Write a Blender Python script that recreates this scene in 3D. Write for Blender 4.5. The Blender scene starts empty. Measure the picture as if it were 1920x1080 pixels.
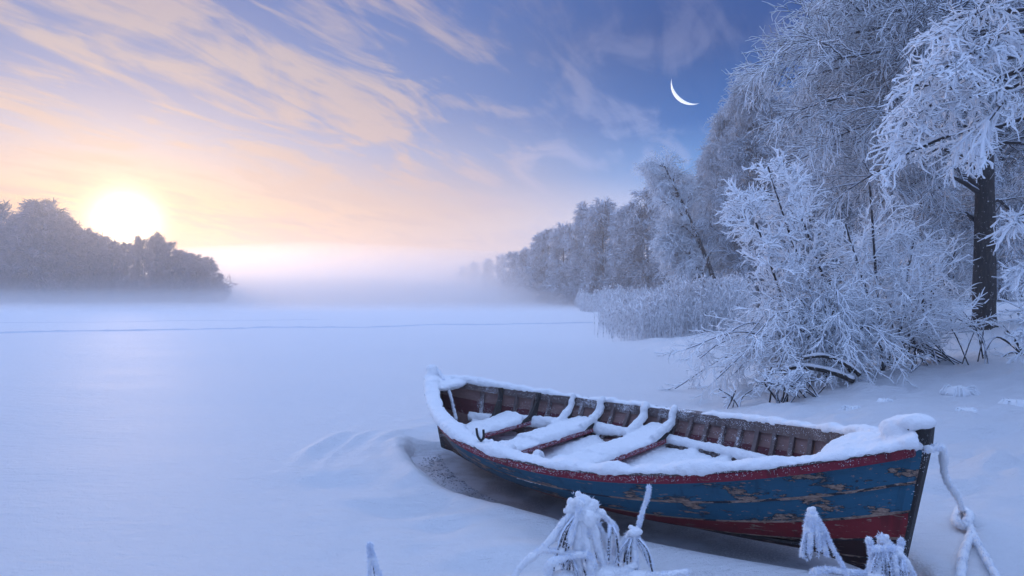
import bpy, bmesh, math
import numpy as np
from mathutils import Vector, Matrix
R_ = math.radians
scene = bpy.context.scene
COL = scene.collection
F, V0, CAMH = 1280.0, 553.0, 1.6

# ------------------------------------------------------------------ camera
cam = bpy.data.objects.new('camera', bpy.data.cameras.new('camera'))
COL.objects.link(cam)
cam.location = (0, 0, CAMH)
cam.rotation_euler = (R_(90), 0, 0)
cam.data.sensor_width = 36
cam.data.lens = 24
cam.data.shift_y = 13 / 1920
cam.data.clip_start = 0.05
cam.data.clip_end = 20000
scene.camera = cam

# ------------------------------------------------------------------ exposure, cycles
scene.render.engine = 'CYCLES'
vs = scene.view_settings
vs.view_transform = 'Standard'
vs.look = 'None'
vs.exposure = 0.18
vs.gamma = 1
cy = scene.cycles
cy.use_denoising = True
cy.max_bounces = 10
cy.diffuse_bounces = 8
cy.glossy_bounces = 2
cy.volume_bounces = 3
cy.transparent_max_bounces = 4
cy.sample_clamp_indirect = 4.0

# ------------------------------------------------------------------ sun
SUN_AZ, SUN_EL = -29.5, 5.2          # azimuth from +Y (negative = left), elevation
SUN = Vector((math.sin(R_(SUN_AZ)) * math.cos(R_(SUN_EL)), math.cos(R_(SUN_AZ)) * math.cos(R_(SUN_EL)), math.sin(R_(SUN_EL))))
sl = bpy.data.lights.new('sun', 'SUN')
sl.energy = 1.2
sl.angle = R_(6.0)                    # seen through thick mist
sl.color = (1.0, 0.70, 0.44)
so = bpy.data.objects.new('sun', sl)
COL.objects.link(so)
so.location = (-100, 180, 60)
so.rotation_euler = SUN.to_track_quat('Z', 'Y').to_euler()

# ------------------------------------------------------------------ node helper
class NT:
    def __init__(s, tree):
        s.t = tree
        s.n = tree.nodes
        s.l = tree.links
    def new(s, typ, **kw):
        n = s.n.new(typ)
        for k, v in kw.items():
            setattr(n, k, v)
        return n
    def link(s, a, b):
        s.l.new(a, b)
    def val(s, sock, v):
        if isinstance(v, bpy.types.NodeSocket):
            s.l.new(v, sock)
        else:
            sock.default_value = v
    def math(s, op, a, b=None, c=None, clamp=False):
        n = s.new('ShaderNodeMath', operation=op)
        n.use_clamp = clamp
        s.val(n.inputs[0], a)
        if b is not None: s.val(n.inputs[1], b)
        if c is not None: s.val(n.inputs[2], c)
        return n.outputs[0]
    def vmath(s, op, a, b=None):
        n = s.new('ShaderNodeVectorMath', operation=op)
        s.val(n.inputs[0], a)
        if b is not None: s.val(n.inputs[1], b)
        return n.outputs['Value'] if op in ('DOT_PRODUCT', 'LENGTH') else n.outputs[0]
    def ramp(s, fac, stops, interp='LINEAR'):
        n = s.new('ShaderNodeValToRGB')
        cr = n.color_ramp
        cr.interpolation = interp
        while len(cr.elements) < len(stops): cr.elements.new(0.5)
        for e, (p, c) in zip(cr.elements, stops):
            e.position = p
            e.color = (*c, 1) if len(c) == 3 else c
        s.val(n.inputs[0], fac)
        return n.outputs[0]
    def maprange(s, v, a, b, c=0.0, d=1.0, smooth=True):
        n = s.new('ShaderNodeMapRange', interpolation_type='SMOOTHSTEP' if smooth else 'LINEAR')
        s.val(n.inputs[0], v)
        for i, q in enumerate((a, b, c, d)): s.val(n.inputs[i + 1], q)
        return n.outputs[0]
    def mix(s, f, a, b, blend='MIX'):
        n = s.new('ShaderNodeMix', data_type='RGBA', blend_type=blend)
        s.val(n.inputs[0], f)
        s.val(n.inputs[6], a if isinstance(a, bpy.types.NodeSocket) else (*a, 1))
        s.val(n.inputs[7], b if isinstance(b, bpy.types.NodeSocket) else (*b, 1))
        return n.outputs[2]
    def noise(s, vec, scale, detail=4, rough=0.5, dist=0.0):
        n = s.new('ShaderNodeTexNoise')
        if vec is not None: s.l.new(vec, n.inputs['Vector'])
        n.inputs['Scale'].default_value = scale
        n.inputs['Detail'].default_value = detail
        n.inputs['Roughness'].default_value = rough
        n.inputs['Distortion'].default_value = dist
        return n.outputs[0]
    def mapping(s, vec, loc=(0, 0, 0), rot=(0, 0, 0), scl=(1, 1, 1)):
        n = s.new('ShaderNodeMapping')
        s.l.new(vec, n.inputs[0])
        n.inputs[1].default_value = loc
        n.inputs[2].default_value = rot
        n.inputs[3].default_value = scl
        return n.outputs[0]

# ------------------------------------------------------------------ sky
def make_world():
    w = bpy.data.worlds.new('World')
    scene.world = w
    w.use_nodes = True
    t = NT(w.node_tree)
    t.n.clear()
    out = t.new('ShaderNodeOutputWorld')
    bg = t.new('ShaderNodeBackground')
    t.link(bg.outputs[0], out.inputs[0])
    d = t.new('ShaderNodeTexCoord').outputs['Generated']
    sep = t.new('ShaderNodeSeparateXYZ')
    t.link(d, sep.inputs[0])
    x, y, z = sep.outputs
    zc = t.math('MAXIMUM', z, 0.0)
    # azimuth closeness to the sun
    hl = t.math('SQRT', t.math('ADD', t.math('MULTIPLY', x, x), t.math('MULTIPLY', y, y)))
    sh = Vector((SUN.x, SUN.y, 0)).normalized()
    ch = t.math('DIVIDE', t.math('ADD', t.math('MULTIPLY', x, sh.x), t.math('MULTIPLY', y, sh.y)), t.math('MAXIMUM', hl, 0.01))
    near = t.maprange(ch, 0.70, 0.995)
    mid = t.maprange(ch, .78, .96)
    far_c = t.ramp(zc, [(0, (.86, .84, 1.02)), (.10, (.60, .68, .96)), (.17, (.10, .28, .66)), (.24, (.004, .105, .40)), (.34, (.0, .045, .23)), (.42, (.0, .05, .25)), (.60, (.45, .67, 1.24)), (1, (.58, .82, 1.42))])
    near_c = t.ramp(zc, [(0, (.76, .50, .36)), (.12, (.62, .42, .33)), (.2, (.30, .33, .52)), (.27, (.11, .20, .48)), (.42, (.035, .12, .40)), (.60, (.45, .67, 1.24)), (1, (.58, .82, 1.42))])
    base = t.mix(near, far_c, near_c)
    # physical sky adds its own part
    sky = t.new('ShaderNodeTexSky', sky_type='NISHITA')
    sky.sun_disc = False
    sky.sun_elevation = R_(SUN_EL)
    sky.sun_rotation = R_(SUN_AZ)
    sky.air_density = 1.2
    sky.dust_density = 1.5
    nis = t.vmath('MULTIPLY', sky.outputs[0], (0.008, 0.008, 0.008))
    base = t.mix(1.0, base, nis, 'ADD')
    # cloud sheets on a plane high above
    den = t.math('ADD', zc, 0.10)
    cx = t.math('DIVIDE', x, den)
    cyy = t.math('DIVIDE', y, den)
    comb = t.new('ShaderNodeCombineXYZ')
    t.link(cx, comb.inputs[0]); t.link(cyy, comb.inputs[1])
    rot = t.mapping(comb.outputs[0], rot=(0, 0, R_(-66)))
    m1 = t.mapping(rot, (3.3, 1.9, 0), scl=(.55, 1.0, 1))
    n1 = t.noise(m1, 2.9, 8, .56, .8)
    m2 = t.mapping(rot, (4.1, 7.4, 0), scl=(.55, 2.6, 1))
    n2 = t.noise(m2, 3.0, 6, .6, .8)
    nn = t.math('ADD', t.math('MULTIPLY', n1, .66), t.math('MULTIPLY', n2, .34))
    lo = t.math('SUBTRACT', .478, t.math('MULTIPLY', near, .035))
    cm = t.maprange(nn, lo, t.math('ADD', lo, .15))
    cm = t.math('MULTIPLY', cm, t.maprange(zc, .02, .12))
    cm = t.math('MULTIPLY', cm, t.math('ADD', .50, t.math('MULTIPLY', mid, .34)))
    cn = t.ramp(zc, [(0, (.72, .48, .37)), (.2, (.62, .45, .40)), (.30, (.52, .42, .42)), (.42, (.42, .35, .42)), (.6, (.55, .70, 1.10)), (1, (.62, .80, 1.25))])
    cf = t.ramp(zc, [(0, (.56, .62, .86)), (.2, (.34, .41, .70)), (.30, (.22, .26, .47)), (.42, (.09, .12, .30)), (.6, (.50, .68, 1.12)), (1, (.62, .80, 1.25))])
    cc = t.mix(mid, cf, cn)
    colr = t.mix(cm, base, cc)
    # aureole of the misty sun
    dt = t.vmath('DOT_PRODUCT', d, tuple(SUN))
    ang = t.math('ARCCOSINE', t.math('MINIMUM', dt, 1.0))
    g1 = t.math('MULTIPLY', t.math('EXPONENT', t.math('MULTIPLY', t.math('POWER', t.math('DIVIDE', ang, .029), 2.0), -1.0)), 4.0)
    g2 = t.math('MULTIPLY', t.math('EXPONENT', t.math('DIVIDE', ang, -.135)), .50)
    va = t.new('ShaderNodeVectorMath', operation='SCALE'); va.inputs[0].default_value = (1.0, .86, .6); t.link(g1, va.inputs['Scale'])
    vb = t.new('ShaderNodeVectorMath', operation='SCALE'); vb.inputs[0].default_value = (1.0, .62, .08); t.link(g2, vb.inputs['Scale'])
    colr = t.mix(1.0, colr, va.outputs[0], 'ADD')
    colr = t.mix(1.0, colr, vb.outputs[0], 'ADD')
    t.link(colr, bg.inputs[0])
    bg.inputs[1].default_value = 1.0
    w.cycles.sampling_method = 'MANUAL'
    w.cycles.sample_map_resolution = 1024
make_world()

# ------------------------------------------------------------------ mesh helpers
def tag(o, label=None, cat=None, group=None, kind=None):
    if label: o['label'] = label
    if cat: o['category'] = cat
    if group: o['group'] = group
    if kind: o['kind'] = kind
    return o

def empty(name, loc=(0, 0, 0), rz=0.0):
    o = bpy.data.objects.new(name, None)
    o.empty_display_size = .2
    o.location = loc
    o.rotation_euler = (0, 0, rz)
    COL.objects.link(o)
    return o

def link(name, me, mats, parent=None):
    o = bpy.data.objects.new(name, me)
    for m in (mats if isinstance(mats, (list, tuple)) else [mats]):
        me.materials.append(m)
    COL.objects.link(o)
    if parent: o.parent = parent
    return o

def np_mesh(name, V, Q, mi=None, smooth=True):
    V = np.ascontiguousarray(V, dtype=np.float32).reshape(-1, 3)
    Q = np.ascontiguousarray(Q, dtype=np.int32)
    me = bpy.data.meshes.new(name)
    k = Q.shape[1]
    me.vertices.add(len(V)); me.vertices.foreach_set('co', V.ravel())
    me.loops.add(Q.size); me.loops.foreach_set('vertex_index', Q.ravel())
    me.polygons.add(len(Q)); me.polygons.foreach_set('loop_start', np.arange(0, Q.size, k, dtype=np.int32))
    me.polygons.foreach_set('use_smooth', np.full(len(Q), smooth))
    if mi is not None: me.polygons.foreach_set('material_index', np.asarray(mi, dtype=np.int32))
    me.update(calc_edges=True)
    return me

def nrm(a):
    return a / np.maximum(np.linalg.norm(a, axis=-1, keepdims=True), 1e-9)

def tubes(P, Rr, S=4, cap=False):
    """P (M,K,3) polylines, Rr (M,K) radii -> verts, quads."""
    P = np.asarray(P, float); M, K, _ = P.shape
    T = nrm(np.gradient(P, axis=1))
    ref = np.zeros_like(T); ref[..., 2] = 1.0
    mean = np.abs(nrm(P[:, -1] - P[:, 0])[:, 2]) > .85
    ref[mean] = (1.0, 0.13, 0)
    N = nrm(np.cross(T, ref)); B = np.cross(T, N)
    a = np.arange(S) * 2 * np.pi / S
    V = P[:, :, None] + Rr[..., None, None] * (np.cos(a)[:, None] * N[:, :, None] + np.sin(a)[:, None] * B[:, :, None])
    i = np.arange(M)[:, None, None] * K * S; k = np.arange(K - 1)[None, :, None] * S; j = np.arange(S)[None, None]
    j2 = (j + 1) % S
    Q = np.stack([i + k + j, i + k + j2, i + k + S + j2, i + k + S + j], -1).reshape(-1, 4)
    V = V.reshape(-1, 3)
    if cap:
        base = len(V); cv = np.concatenate([P[:, 0], P[:, -1]]); V = np.concatenate([V, cv])
        jj = np.arange(S); jn = (jj + 1) % S
        ex = []
        for m in range(M):
            s0 = m * K * S; s1 = s0 + (K - 1) * S
            for h in range(0, S, 2):
                a0, a1, a2 = jj[h], jn[h], jn[(h + 1) % S]
                ex.append((base + m, s0 + a2, s0 + a1, s0 + a0)); ex.append((base + M + m, s1 + a0, s1 + a1, s1 + a2))
        Q = np.concatenate([Q, np.array(ex)])
    return V, Q

def merge(parts):
    vs_, qs, mi, off = [], [], [], 0
    for p in parts:
        V, Q = p[0], p[1]
        vs_.append(V); qs.append(Q + off); off += len(V)
        mi.append(np.full(len(Q), p[2] if len(p) > 2 else 0))
    return np.concatenate(vs_), np.concatenate(qs), np.concatenate(mi)

def spawn(P, n, rng, t0, t1, a0, a1, L, K=4, droop=0.0, jit=.1, flat=1.0, bias=None, keep=None, lv=(.65, 1.25)):
    """children of polylines P: n each, at t0..t1, leaving at angle a0..a1 deg, length L(t)*(1+-)."""
    P = np.asarray(P, float); M, K0, _ = P.shape
    idx = np.repeat(np.arange(M), n)
    t = (np.tile(np.arange(n), M) + rng.random(M * n)) / n
    t = t0 + (t1 - t0) * t
    f = t * (K0 - 1); k = np.minimum(f.astype(int), K0 - 2); w = (f - k)[:, None]
    p = P[idx, k] * (1 - w) + P[idx, k + 1] * w
    T = nrm(P[idx, k + 1] - P[idx, k])
    r = rng.normal(size=(M * n, 3)); r[:, 2] *= flat
    r -= (r * T).sum(-1, keepdims=True) * T; r = nrm(r)
    a = np.radians(rng.uniform(a0, a1, M * n))[:, None]
    D = np.cos(a) * T + np.sin(a) * r
    if bias is not None: D = D + np.asarray(bias)
    D = nrm(D)
    ln = (L(t) if callable(L) else np.full(M * n, float(L))) * rng.uniform(lv[0], lv[1], M * n)
    if keep is not None:
        mk = keep(p); p, D, ln, t = p[mk], D[mk], ln[mk], t[mk]
    seg = ln / (K - 1)
    C = np.empty((len(p), K, 3)); C[:, 0] = p
    for q in range(1, K):
        C[:, q] = C[:, q - 1] + D * seg[:, None]
        D = D + rng.normal(size=D.shape) * jit
        D[:, 2] -= droop
        D = nrm(D)
    return C

def taper(P, r0, r1, rng=None, lump=0.0):
    M, K, _ = P.shape
    R = np.linspace(r0, r1, K)[None].repeat(M, 0)
    if lump: R = R * (1 + lump * rng.uniform(-1, 1, R.shape))
    return R

def poly(pts, K=24):
    """smooth resample of control points (Catmull-Rom) -> (1,K,3)"""
    p = np.asarray(pts, float)
    q = np.concatenate([[2 * p[0] - p[1]], p, [2 * p[-1] - p[-2]]])
    n = len(p) - 1
    u = np.linspace(0, n - 1e-6, K); i = u.astype(int); f = (u - i)[:, None]
    a, b, c, d = q[i], q[i + 1], q[i + 2], q[i + 3]
    return (.5 * (2 * b + (c - a) * f + (2 * a - 5 * b + 4 * c - d) * f ** 2 + (3 * b - a - 3 * c + d) * f ** 3))[None]

def at(u, v, Y):
    return np.array([(u - 960) / F * Y, Y, CAMH + (V0 - v) / F * Y])

def _hash(ix, iy, s):
    h = np.sin(ix * 127.1 + iy * 311.7 + s * 74.7) * 43758.5453
    return h - np.floor(h)

def vnoise(x, y, s=0):
    ix, iy = np.floor(x), np.floor(y)
    fx, fy = x - ix, y - iy
    fx = fx * fx * (3 - 2 * fx); fy = fy * fy * (3 - 2 * fy)
    return (_hash(ix, iy, s) * (1 - fx) * (1 - fy) + _hash(ix + 1, iy, s) * fx * (1 - fy) + _hash(ix, iy + 1, s) * (1 - fx) * fy + _hash(ix + 1, iy + 1, s) * fx * fy) * 2 - 1

def fbm(x, y, oct=4, s=0):
    a, r = 1.0, 0
    for o in range(oct):
        r = r + a * vnoise(x, y, s + o * 7); x = x * 2.03 + 1.7; y = y * 2.03 - 3.1; a *= .5
    return r

def sstep(a, b, x):
    t = np.clip((x - a) / (b - a), 0, 1)
    return t * t * (3 - 2 * t)

def ball(c, r, rng, sq=(1, 1, 1), seg=12):
    th = np.linspace(0, np.pi, seg // 2 + 1)[1:-1]; ph = np.arange(seg) * 2 * np.pi / seg
    V = np.stack([np.outer(np.sin(th), np.cos(ph)), np.outer(np.sin(th), np.sin(ph)), np.outer(np.cos(th), np.ones(seg))], -1).reshape(-1, 3)
    V = np.concatenate([V, [[0, 0, 1], [0, 0, -1]]]) * r * np.array(sq) + np.array(c)
    n = len(th); Q = []
    for i in range(n - 1):
        for j in range(seg):
            Q.append((i * seg + j, (i + 1) * seg + j, (i + 1) * seg + (j + 1) % seg, i * seg + (j + 1) % seg))
    for j in range(0, seg, 2):
        Q.append((n * seg, j, (j + 1) % seg, (j + 2) % seg))
        o = (n - 1) * seg
        Q.append((n * seg + 1, o + (j + 2) % seg, o + (j + 1) % seg, o + j))
    return V, np.array(Q)

def remesh(o, voxel, smooth=3, disp=(), decimate=None):
    """fuse the closed pieces of o into one soft surface and bake it"""
    m = o.modifiers.new('fuse', 'REMESH'); m.mode = 'VOXEL'; m.voxel_size = voxel; m.use_smooth_shade = True
    if smooth:
        s = o.modifiers.new('soft', 'SMOOTH'); s.iterations = smooth; s.factor = .5
    for sc, st in disp:
        tx = bpy.data.textures.new('lumps', 'CLOUDS'); tx.noise_scale = sc; tx.noise_depth = 3
        dm = o.modifiers.new('lumps', 'DISPLACE'); dm.texture = tx; dm.strength = st; dm.texture_coords = 'LOCAL'; dm.mid_level = .5
    dg = bpy.context.evaluated_depsgraph_get()
    me = bpy.data.meshes.new_from_object(o.evaluated_get(dg))
    old = o.data
    o.modifiers.clear(); o.data = me
    bpy.data.meshes.remove(old)
    return o

def needles(pts, nor, rng, L=(.01, .025), r=.0022, spread=.6):
    """hoarfrost: thin three-sided spikes"""
    n = len(pts)
    D = nrm(np.asarray(nor) + rng.normal(size=(n, 3)) * spread)
    ln = rng.uniform(*L, n)[:, None]
    a = nrm(np.cross(D, rng.normal(size=(n, 3)))); b = np.cross(D, a)
    rr = r * rng.uniform(.7, 1.4, n)[:, None]
    V = np.stack([pts + a * rr, pts + (-.5 * a + .87 * b) * rr, pts + (-.5 * a - .87 * b) * rr, pts + D * ln], 1).reshape(-1, 3)
    i = np.arange(n)[:, None] * 4
    Q = np.concatenate([i + np.array([0, 1, 3]), i + np.array([1, 2, 3]), i + np.array([2, 0, 3])])
    return V, Q

# ------------------------------------------------------------------ materials
def mat(name):
    m = bpy.data.materials.new(name); m.use_nodes = True
    t = NT(m.node_tree)
    b = t.n['Principled BSDF']
    return m, t, b

def bump(t, b, h, dist, strength=1.0):
    n = t.new('ShaderNodeBump')
    n.inputs['Strength'].default_value = strength
    n.inputs['Distance'].default_value = dist
    t.link(h, n.inputs['Height']); t.link(n.outputs[0], b.inputs['Normal'])

def snow_mat(name='snow', scale=1.0, bd=.006, col=(.87, .88, .90), fine=90):
    m, t, b = mat(name)
    oc = t.new('ShaderNodeTexCoord').outputs['Object']
    n1 = t.noise(oc, fine * scale, 3, .7)
    n2 = t.noise(oc, 9 * scale, 4, .6)
    b.inputs['Base Color'].default_value = (*col, 1)
    b.inputs['Roughness'].default_value = .75
    b.inputs['Specular IOR Level'].default_value = .25
    bump(t, b, t.math('ADD', n1, t.math('MULTIPLY', n2, 1.6)), bd, .8)
    return m

def frosted(name, dark, frost=(.80, .85, .94), lo=-.35, hi=.35, amt=.55, scale=6.0, inv=False):
    """bark or twig that carries rime where it faces the sky and in patches"""
    m, t, b = mat(name)
    g = t.new('ShaderNodeNewGeometry')
    sep = t.new('ShaderNodeSeparateXYZ'); t.link(g.outputs['Normal'], sep.inputs[0])
    oc = t.new('ShaderNodeTexCoord').outputs['Object']
    n = t.noise(oc, scale, 5, .65)
    f = t.math('ADD', sep.outputs[2], t.math('MULTIPLY', t.math('SUBTRACT', n, .5), amt * 4))
    f = t.maprange(f, lo, hi)
    dn = t.noise(oc, scale * 3, 4, .6)
    dk = t.mix(dn, tuple(c * .55 for c in dark), tuple(c * 1.5 for c in dark))
    t.link(t.mix(f, dk, frost), b.inputs['Base Color'])
    b.inputs['Roughness'].default_value = .85
    b.inputs['Specular IOR Level'].default_value = .2
    return m

M_SNOW = snow_mat('snow_on_objects', 1.0, .009)
M_TWIG = frosted('frosted_twig', (.055, .05, .055), frost=(.88, .92, .97), lo=-1.1, hi=-.35, amt=.30, scale=5)
M_TWIGW = frosted('snow_thick_twig', (.05, .045, .05), frost=(.90, .93, .97), lo=-1.1, hi=-.55, amt=.26, scale=7)
M_TWIGT = frosted('shaded_crown_twig', (.035, .032, .04), frost=(.86, .91, .98), lo=-.75, hi=.05, amt=.3, scale=5)  # broader dark undersides put the big crown's inner shade into the colour
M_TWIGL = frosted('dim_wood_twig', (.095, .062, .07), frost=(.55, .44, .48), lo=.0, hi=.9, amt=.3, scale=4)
M_TWIGD = frosted('frosted_twig_thin_rime', (.05, .048, .055), lo=-.8, hi=.25, amt=.35, scale=4)
M_LIMB = frosted('limb_bark', (.03, .026, .028), lo=.25, hi=.75, amt=.35, scale=5)
M_STEM = frosted('shrub_stem_bark', (.03, .026, .028), lo=-.05, hi=.45, amt=.35, scale=7)
M_RIME = frosted('rime', (.5, .52, .58), lo=-1.2, hi=-.2, amt=.2, scale=30)

def bark_mat():
    m, t, b = mat('trunk_bark')
    oc = t.new('ShaderNodeTexCoord').outputs['Object']
    st = t.mapping(oc, scl=(1, 1, .22))
    n = t.noise(st, 22, 6, .7)
    fr = t.noise(oc, 14, 6, .75)
    c = t.ramp(n, [(.3, (.008, .007, .008)), (.55, (.035, .028, .026)), (.75, (.085, .07, .065))])
    f = t.maprange(fr, .60, .68)
    t.link(t.mix(f, c, (.78, .8, .86)), b.inputs['Base Color'])
    b.inputs['Roughness'].default_value = .9
    bump(t, b, n, .03, 1.0)
    return m
M_BARK = bark_mat()

def reed_mat():
    m, t, b = mat('frosted_reed')
    oc = t.new('ShaderNodeTexCoord').outputs['Object']
    n = t.noise(oc, 9, 3, .6)
    t.link(t.ramp(n, [(.3, (.30, .29, .31)), (.5, (.84, .86, .90))]), b.inputs['Base Color'])
    b.inputs['Roughness'].default_value = .8
    return m
M_REED = reed_mat()

# ------------------------------------------------------------------ boat frame (needed by the ground too)
BX, BY, BTH, BL, BB, BP, BQ, BZ0, BZB, BZS, BROLL, BPIT = .751, 5.564, -.873, 4.826, .885, 2.156, 1.015, .46, .259, .287, .094, .024
def b_half(s): return BB * np.clip(1 - np.abs(s) ** BP, 0, 1) ** BQ
def b_sheer(s): return BZ0 + np.where(s > 0, BZB, BZS) * np.abs(s) ** 2.2
def to_local(X, Y):
    dx, dy = X - BX, Y - BY
    c, s = math.cos(BTH), math.sin(BTH)
    return dx * c + dy * s, -dx * s + dy * c

# ------------------------------------------------------------------ terrain
SH_Y = np.array([-60, 0, 3, 5, 8, 12, 17, 22, 25, 30, 40, 60, 108, 150, 200, 260, 330, 420, 900])
SH_X = np.array([6, 4.2, 3.0, 3.0, 2.6, 3.0, 3.6, 3.4, 3.2, 4.6, 6.5, 7.5, 11, 9, 0, -18, -30, -34, -60.])
def bank(X, Y):
    d = X - np.interp(Y, SH_Y, SH_X)
    d = d + .35 * vnoise(X * .5, Y * .5, 3)
    e = np.maximum(d, 0)
    return 1.7 * (1 - np.exp(-e * .075)) * sstep(0, 1.6, d) , d
def ground_z(X, Y):
    z, d = bank(X, Y)
    r = np.hypot(X, Y)
    nearf = np.clip(1.5 - r / 30, 0, 1)
    on = sstep(-.5, 1.5, d)
    z = z + on * nearf * (.075 * fbm(X * .9, Y * .9, 4, 11) + .06 * np.maximum(fbm(X * 2.6, Y * 2.6, 3, 5), 0))
    z = z + .035 * fbm(X * .25, Y * .4, 3, 2) * (1 - on) * np.clip(r / 8, .2, 1) * np.clip(1.4 - r / 80, .12, 1)
    # wind ridges, low drifts on the lake near the boat
    lx, ly = to_local(X, Y)
    hb = b_half(np.clip(lx / (BL / 2), -1, 1))
    dist = np.hypot(np.maximum(np.abs(lx) - BL / 2 * .93, 0), np.maximum(np.abs(ly) - hb * .72, 0))   # distance to the footprint
    e = np.hypot(X + .55, (Y - 7.0) * .62)
    left = sstep(.5, -1.0, X)
    brk = np.clip(.65 + .8 * fbm(X * 1.3, Y * 1.3, 3, 61), 0, 1.3)
    z = z + brk * .045 * np.exp(-((e - 1.55) / .09) ** 2) * left * sstep(6.0, 7.2, Y) + brk * .03 * np.exp(-((e - 1.28) / .06) ** 2) * left * sstep(5.8, 7.0, Y) + brk * .05 * np.exp(-((e - .95) / .12) ** 2) * left * sstep(5.8, 7.0, Y)
    z = z + .04 * fbm(X * 1.5 + 3, Y * 1.5, 3, 21) * sstep(2.2, .5, dist) * sstep(1.0, -.6, X) * 1.0
    # melt trough along the hull, widest beside the far end on the camera side
    side = sstep(.1, -.25, ly)
    wdt = .03 + .27 * side * sstep(.9, -1.6, lx)
    tr = sstep(wdt + .15, wdt - .03, dist)
    z = z - tr * .15
    rim = np.exp(-((dist - wdt - .22) / .12) ** 2)
    z = z + rim * (.03 + .035 * side)
    # scooped hollows
    for (u, v, rad, dp) in ((835, 985, .22, .045), (730, 950, .35, .04), (640, 905, .5, .03), (930, 1062, .25, .05), (1860, 850, .18, .06), (1885, 905, .16, .05), (1790, 930, .2, .05), (1880, 830, .2, .05), (1760, 880, .3, .05)):
        Yp = CAMH * F / (v - V0); Xp = (u - 960) / F * Yp
        z = z - dp * np.exp(-(((X - Xp) / rad) ** 2 + ((Y - Yp) / (rad * .6)) ** 2)) + dp * .6 * np.exp(-(((X - Xp - rad * .6) / rad) ** 2 + ((Y - Yp - rad * .9) / (rad * .5)) ** 2))
    rb = np.random.default_rng(12)
    for _ in range(70):
        Yp = rb.uniform(3.6, 13); Xp = rb.uniform(.30, .78) * Yp; rad = rb.uniform(.06, .2); dp = rb.uniform(-.05, .045)
        if Xp < np.interp(Yp, SH_Y, SH_X) + .2: continue
        z = z + dp * np.exp(-(((X - Xp) / rad) ** 2 + ((Y - Yp) / (rad * .8)) ** 2))
    return z

def gz(x, y): return float(ground_z(np.array([float(x)]), np.array([float(y)]))[0])

def make_ground():
    rr = np.concatenate([np.geomspace(.9, 60, 760), np.geomspace(60, 880, 150)[1:]])
    aa = np.concatenate([np.linspace(-44, 44, 620), np.linspace(44, 316, 120)[1:-1]])
    A, Rr = np.meshgrid(np.radians(aa), rr)
    X, Y = Rr * np.sin(A), Rr * np.cos(A)
    Z = ground_z(X, Y)
    nr, na = X.shape
    V = np.concatenate([np.stack([X, Y, Z], -1).reshape(-1, 3), [[0, 0, gz(0, 0.)]]])
    i = np.arange(nr - 1)[:, None] * na; j = np.arange(na)[None]; j2 = (j + 1) % na
    Q = np.stack([i + j, i + na + j, i + na + j2, i + j2], -1).reshape(-1, 4)[:, ::-1]
    c = len(V) - 1
    j = np.arange(0, na - 1, 2)
    Q2 = np.stack([np.full_like(j, c), (j + 2) % na, j + 1, j], -1)[:, ::-1]
    o = link('snow_ground', np_mesh('snow_ground', V, np.concatenate([Q, Q2])), ground_mat())
    tag(o, 'snow covered frozen lake rising to a snowy bank on the right', 'ground', kind='structure')

def ground_mat():
    m, t, b = mat('lake_snow')
    oc = t.new('ShaderNodeTexCoord').outputs['Object']
    n1 = t.noise(oc, 55, 4, .75)
    n2 = t.noise(t.mapping(oc, rot=(0, 0, R_(25)), scl=(1, 2.2, 1)), 7, 5, .6)
    b.inputs['Base Color'].default_value = (.86, .87, .90, 1)
    b.inputs['Roughness'].default_value = .60
    b.inputs['Specular IOR Level'].default_value = .08
    n3 = t.noise(oc, 120, 2, .6)
    n4 = t.noise(t.mapping(oc, rot=(0, 0, R_(20)), scl=(1, 3.2, 1)), 2.6, 5, .62, .6)
    h = t.math('ADD', t.math('MULTIPLY', n1, .9), t.math('MULTIPLY', n2, 1.4))
    h = t.math('ADD', h, t.math('MULTIPLY', n3, .55))
    h = t.math('ADD', h, t.math('MULTIPLY', n4, 2.2))
    bump(t, b, h, .020, 1.0)
    return m
make_ground()

def make_ice():
    rng = np.random.default_rng(4)
    n = 90
    a = np.linspace(0, 2 * np.pi, n, endpoint=False)
    rad = np.array([.2, .4, .6, .8, 1.0])
    lx = BL / 2 * 1.22 * np.sign(np.cos(a)) * np.abs(np.cos(a)) ** .7; ly = (BB * 1.25) * np.sign(np.sin(a)) * np.abs(np.sin(a)) ** .8
    X = BX + np.outer(rad, lx) * math.cos(BTH) - np.outer(rad, ly) * math.sin(BTH)
    Y = BY + np.outer(rad, lx) * math.sin(BTH) + np.outer(rad, ly) * math.cos(BTH)
    V = np.stack([X, Y, np.full_like(X, -.085)], -1).reshape(-1, 3)
    V = np.concatenate([V, [[BX, BY, -.085]]])
    i = np.arange(4)[:, None] * n; j = np.arange(n)[None]; j2 = (j + 1) % n
    Q = np.stack([i + j, i + n + j, i + n + j2, i + j2], -1).reshape(-1, 4)
    j = np.arange(0, n, 2)
    Q = np.concatenate([Q, np.stack([np.full_like(j, 5 * n), j, j + 1, (j + 2) % n], -1)])
    m, t, b = mat('slush_ice')
    oc = t.new('ShaderNodeTexCoord').outputs['Object']
    n1 = t.noise(oc, 70, 4, .7); n2 = t.noise(oc, 2.2, 4, .6)
    c = t.mix(t.maprange(n1, .45, .66), (.34, .34, .37), (.60, .60, .64))
    c = t.mix(t.maprange(n2, .42, .6), c, (.58, .60, .66))
    t.link(c, b.inputs['Base Color'])
    b.inputs['Roughness'].default_value = .35
    bump(t, b, n1, .006, .8)
    tag(link('ice', np_mesh('ice', V, Q), m), 'grey slushy ice showing beside the blue boat', 'ice', kind='structure')
    # crust of dirty frost crumbs in the slush
make_ice()

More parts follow.
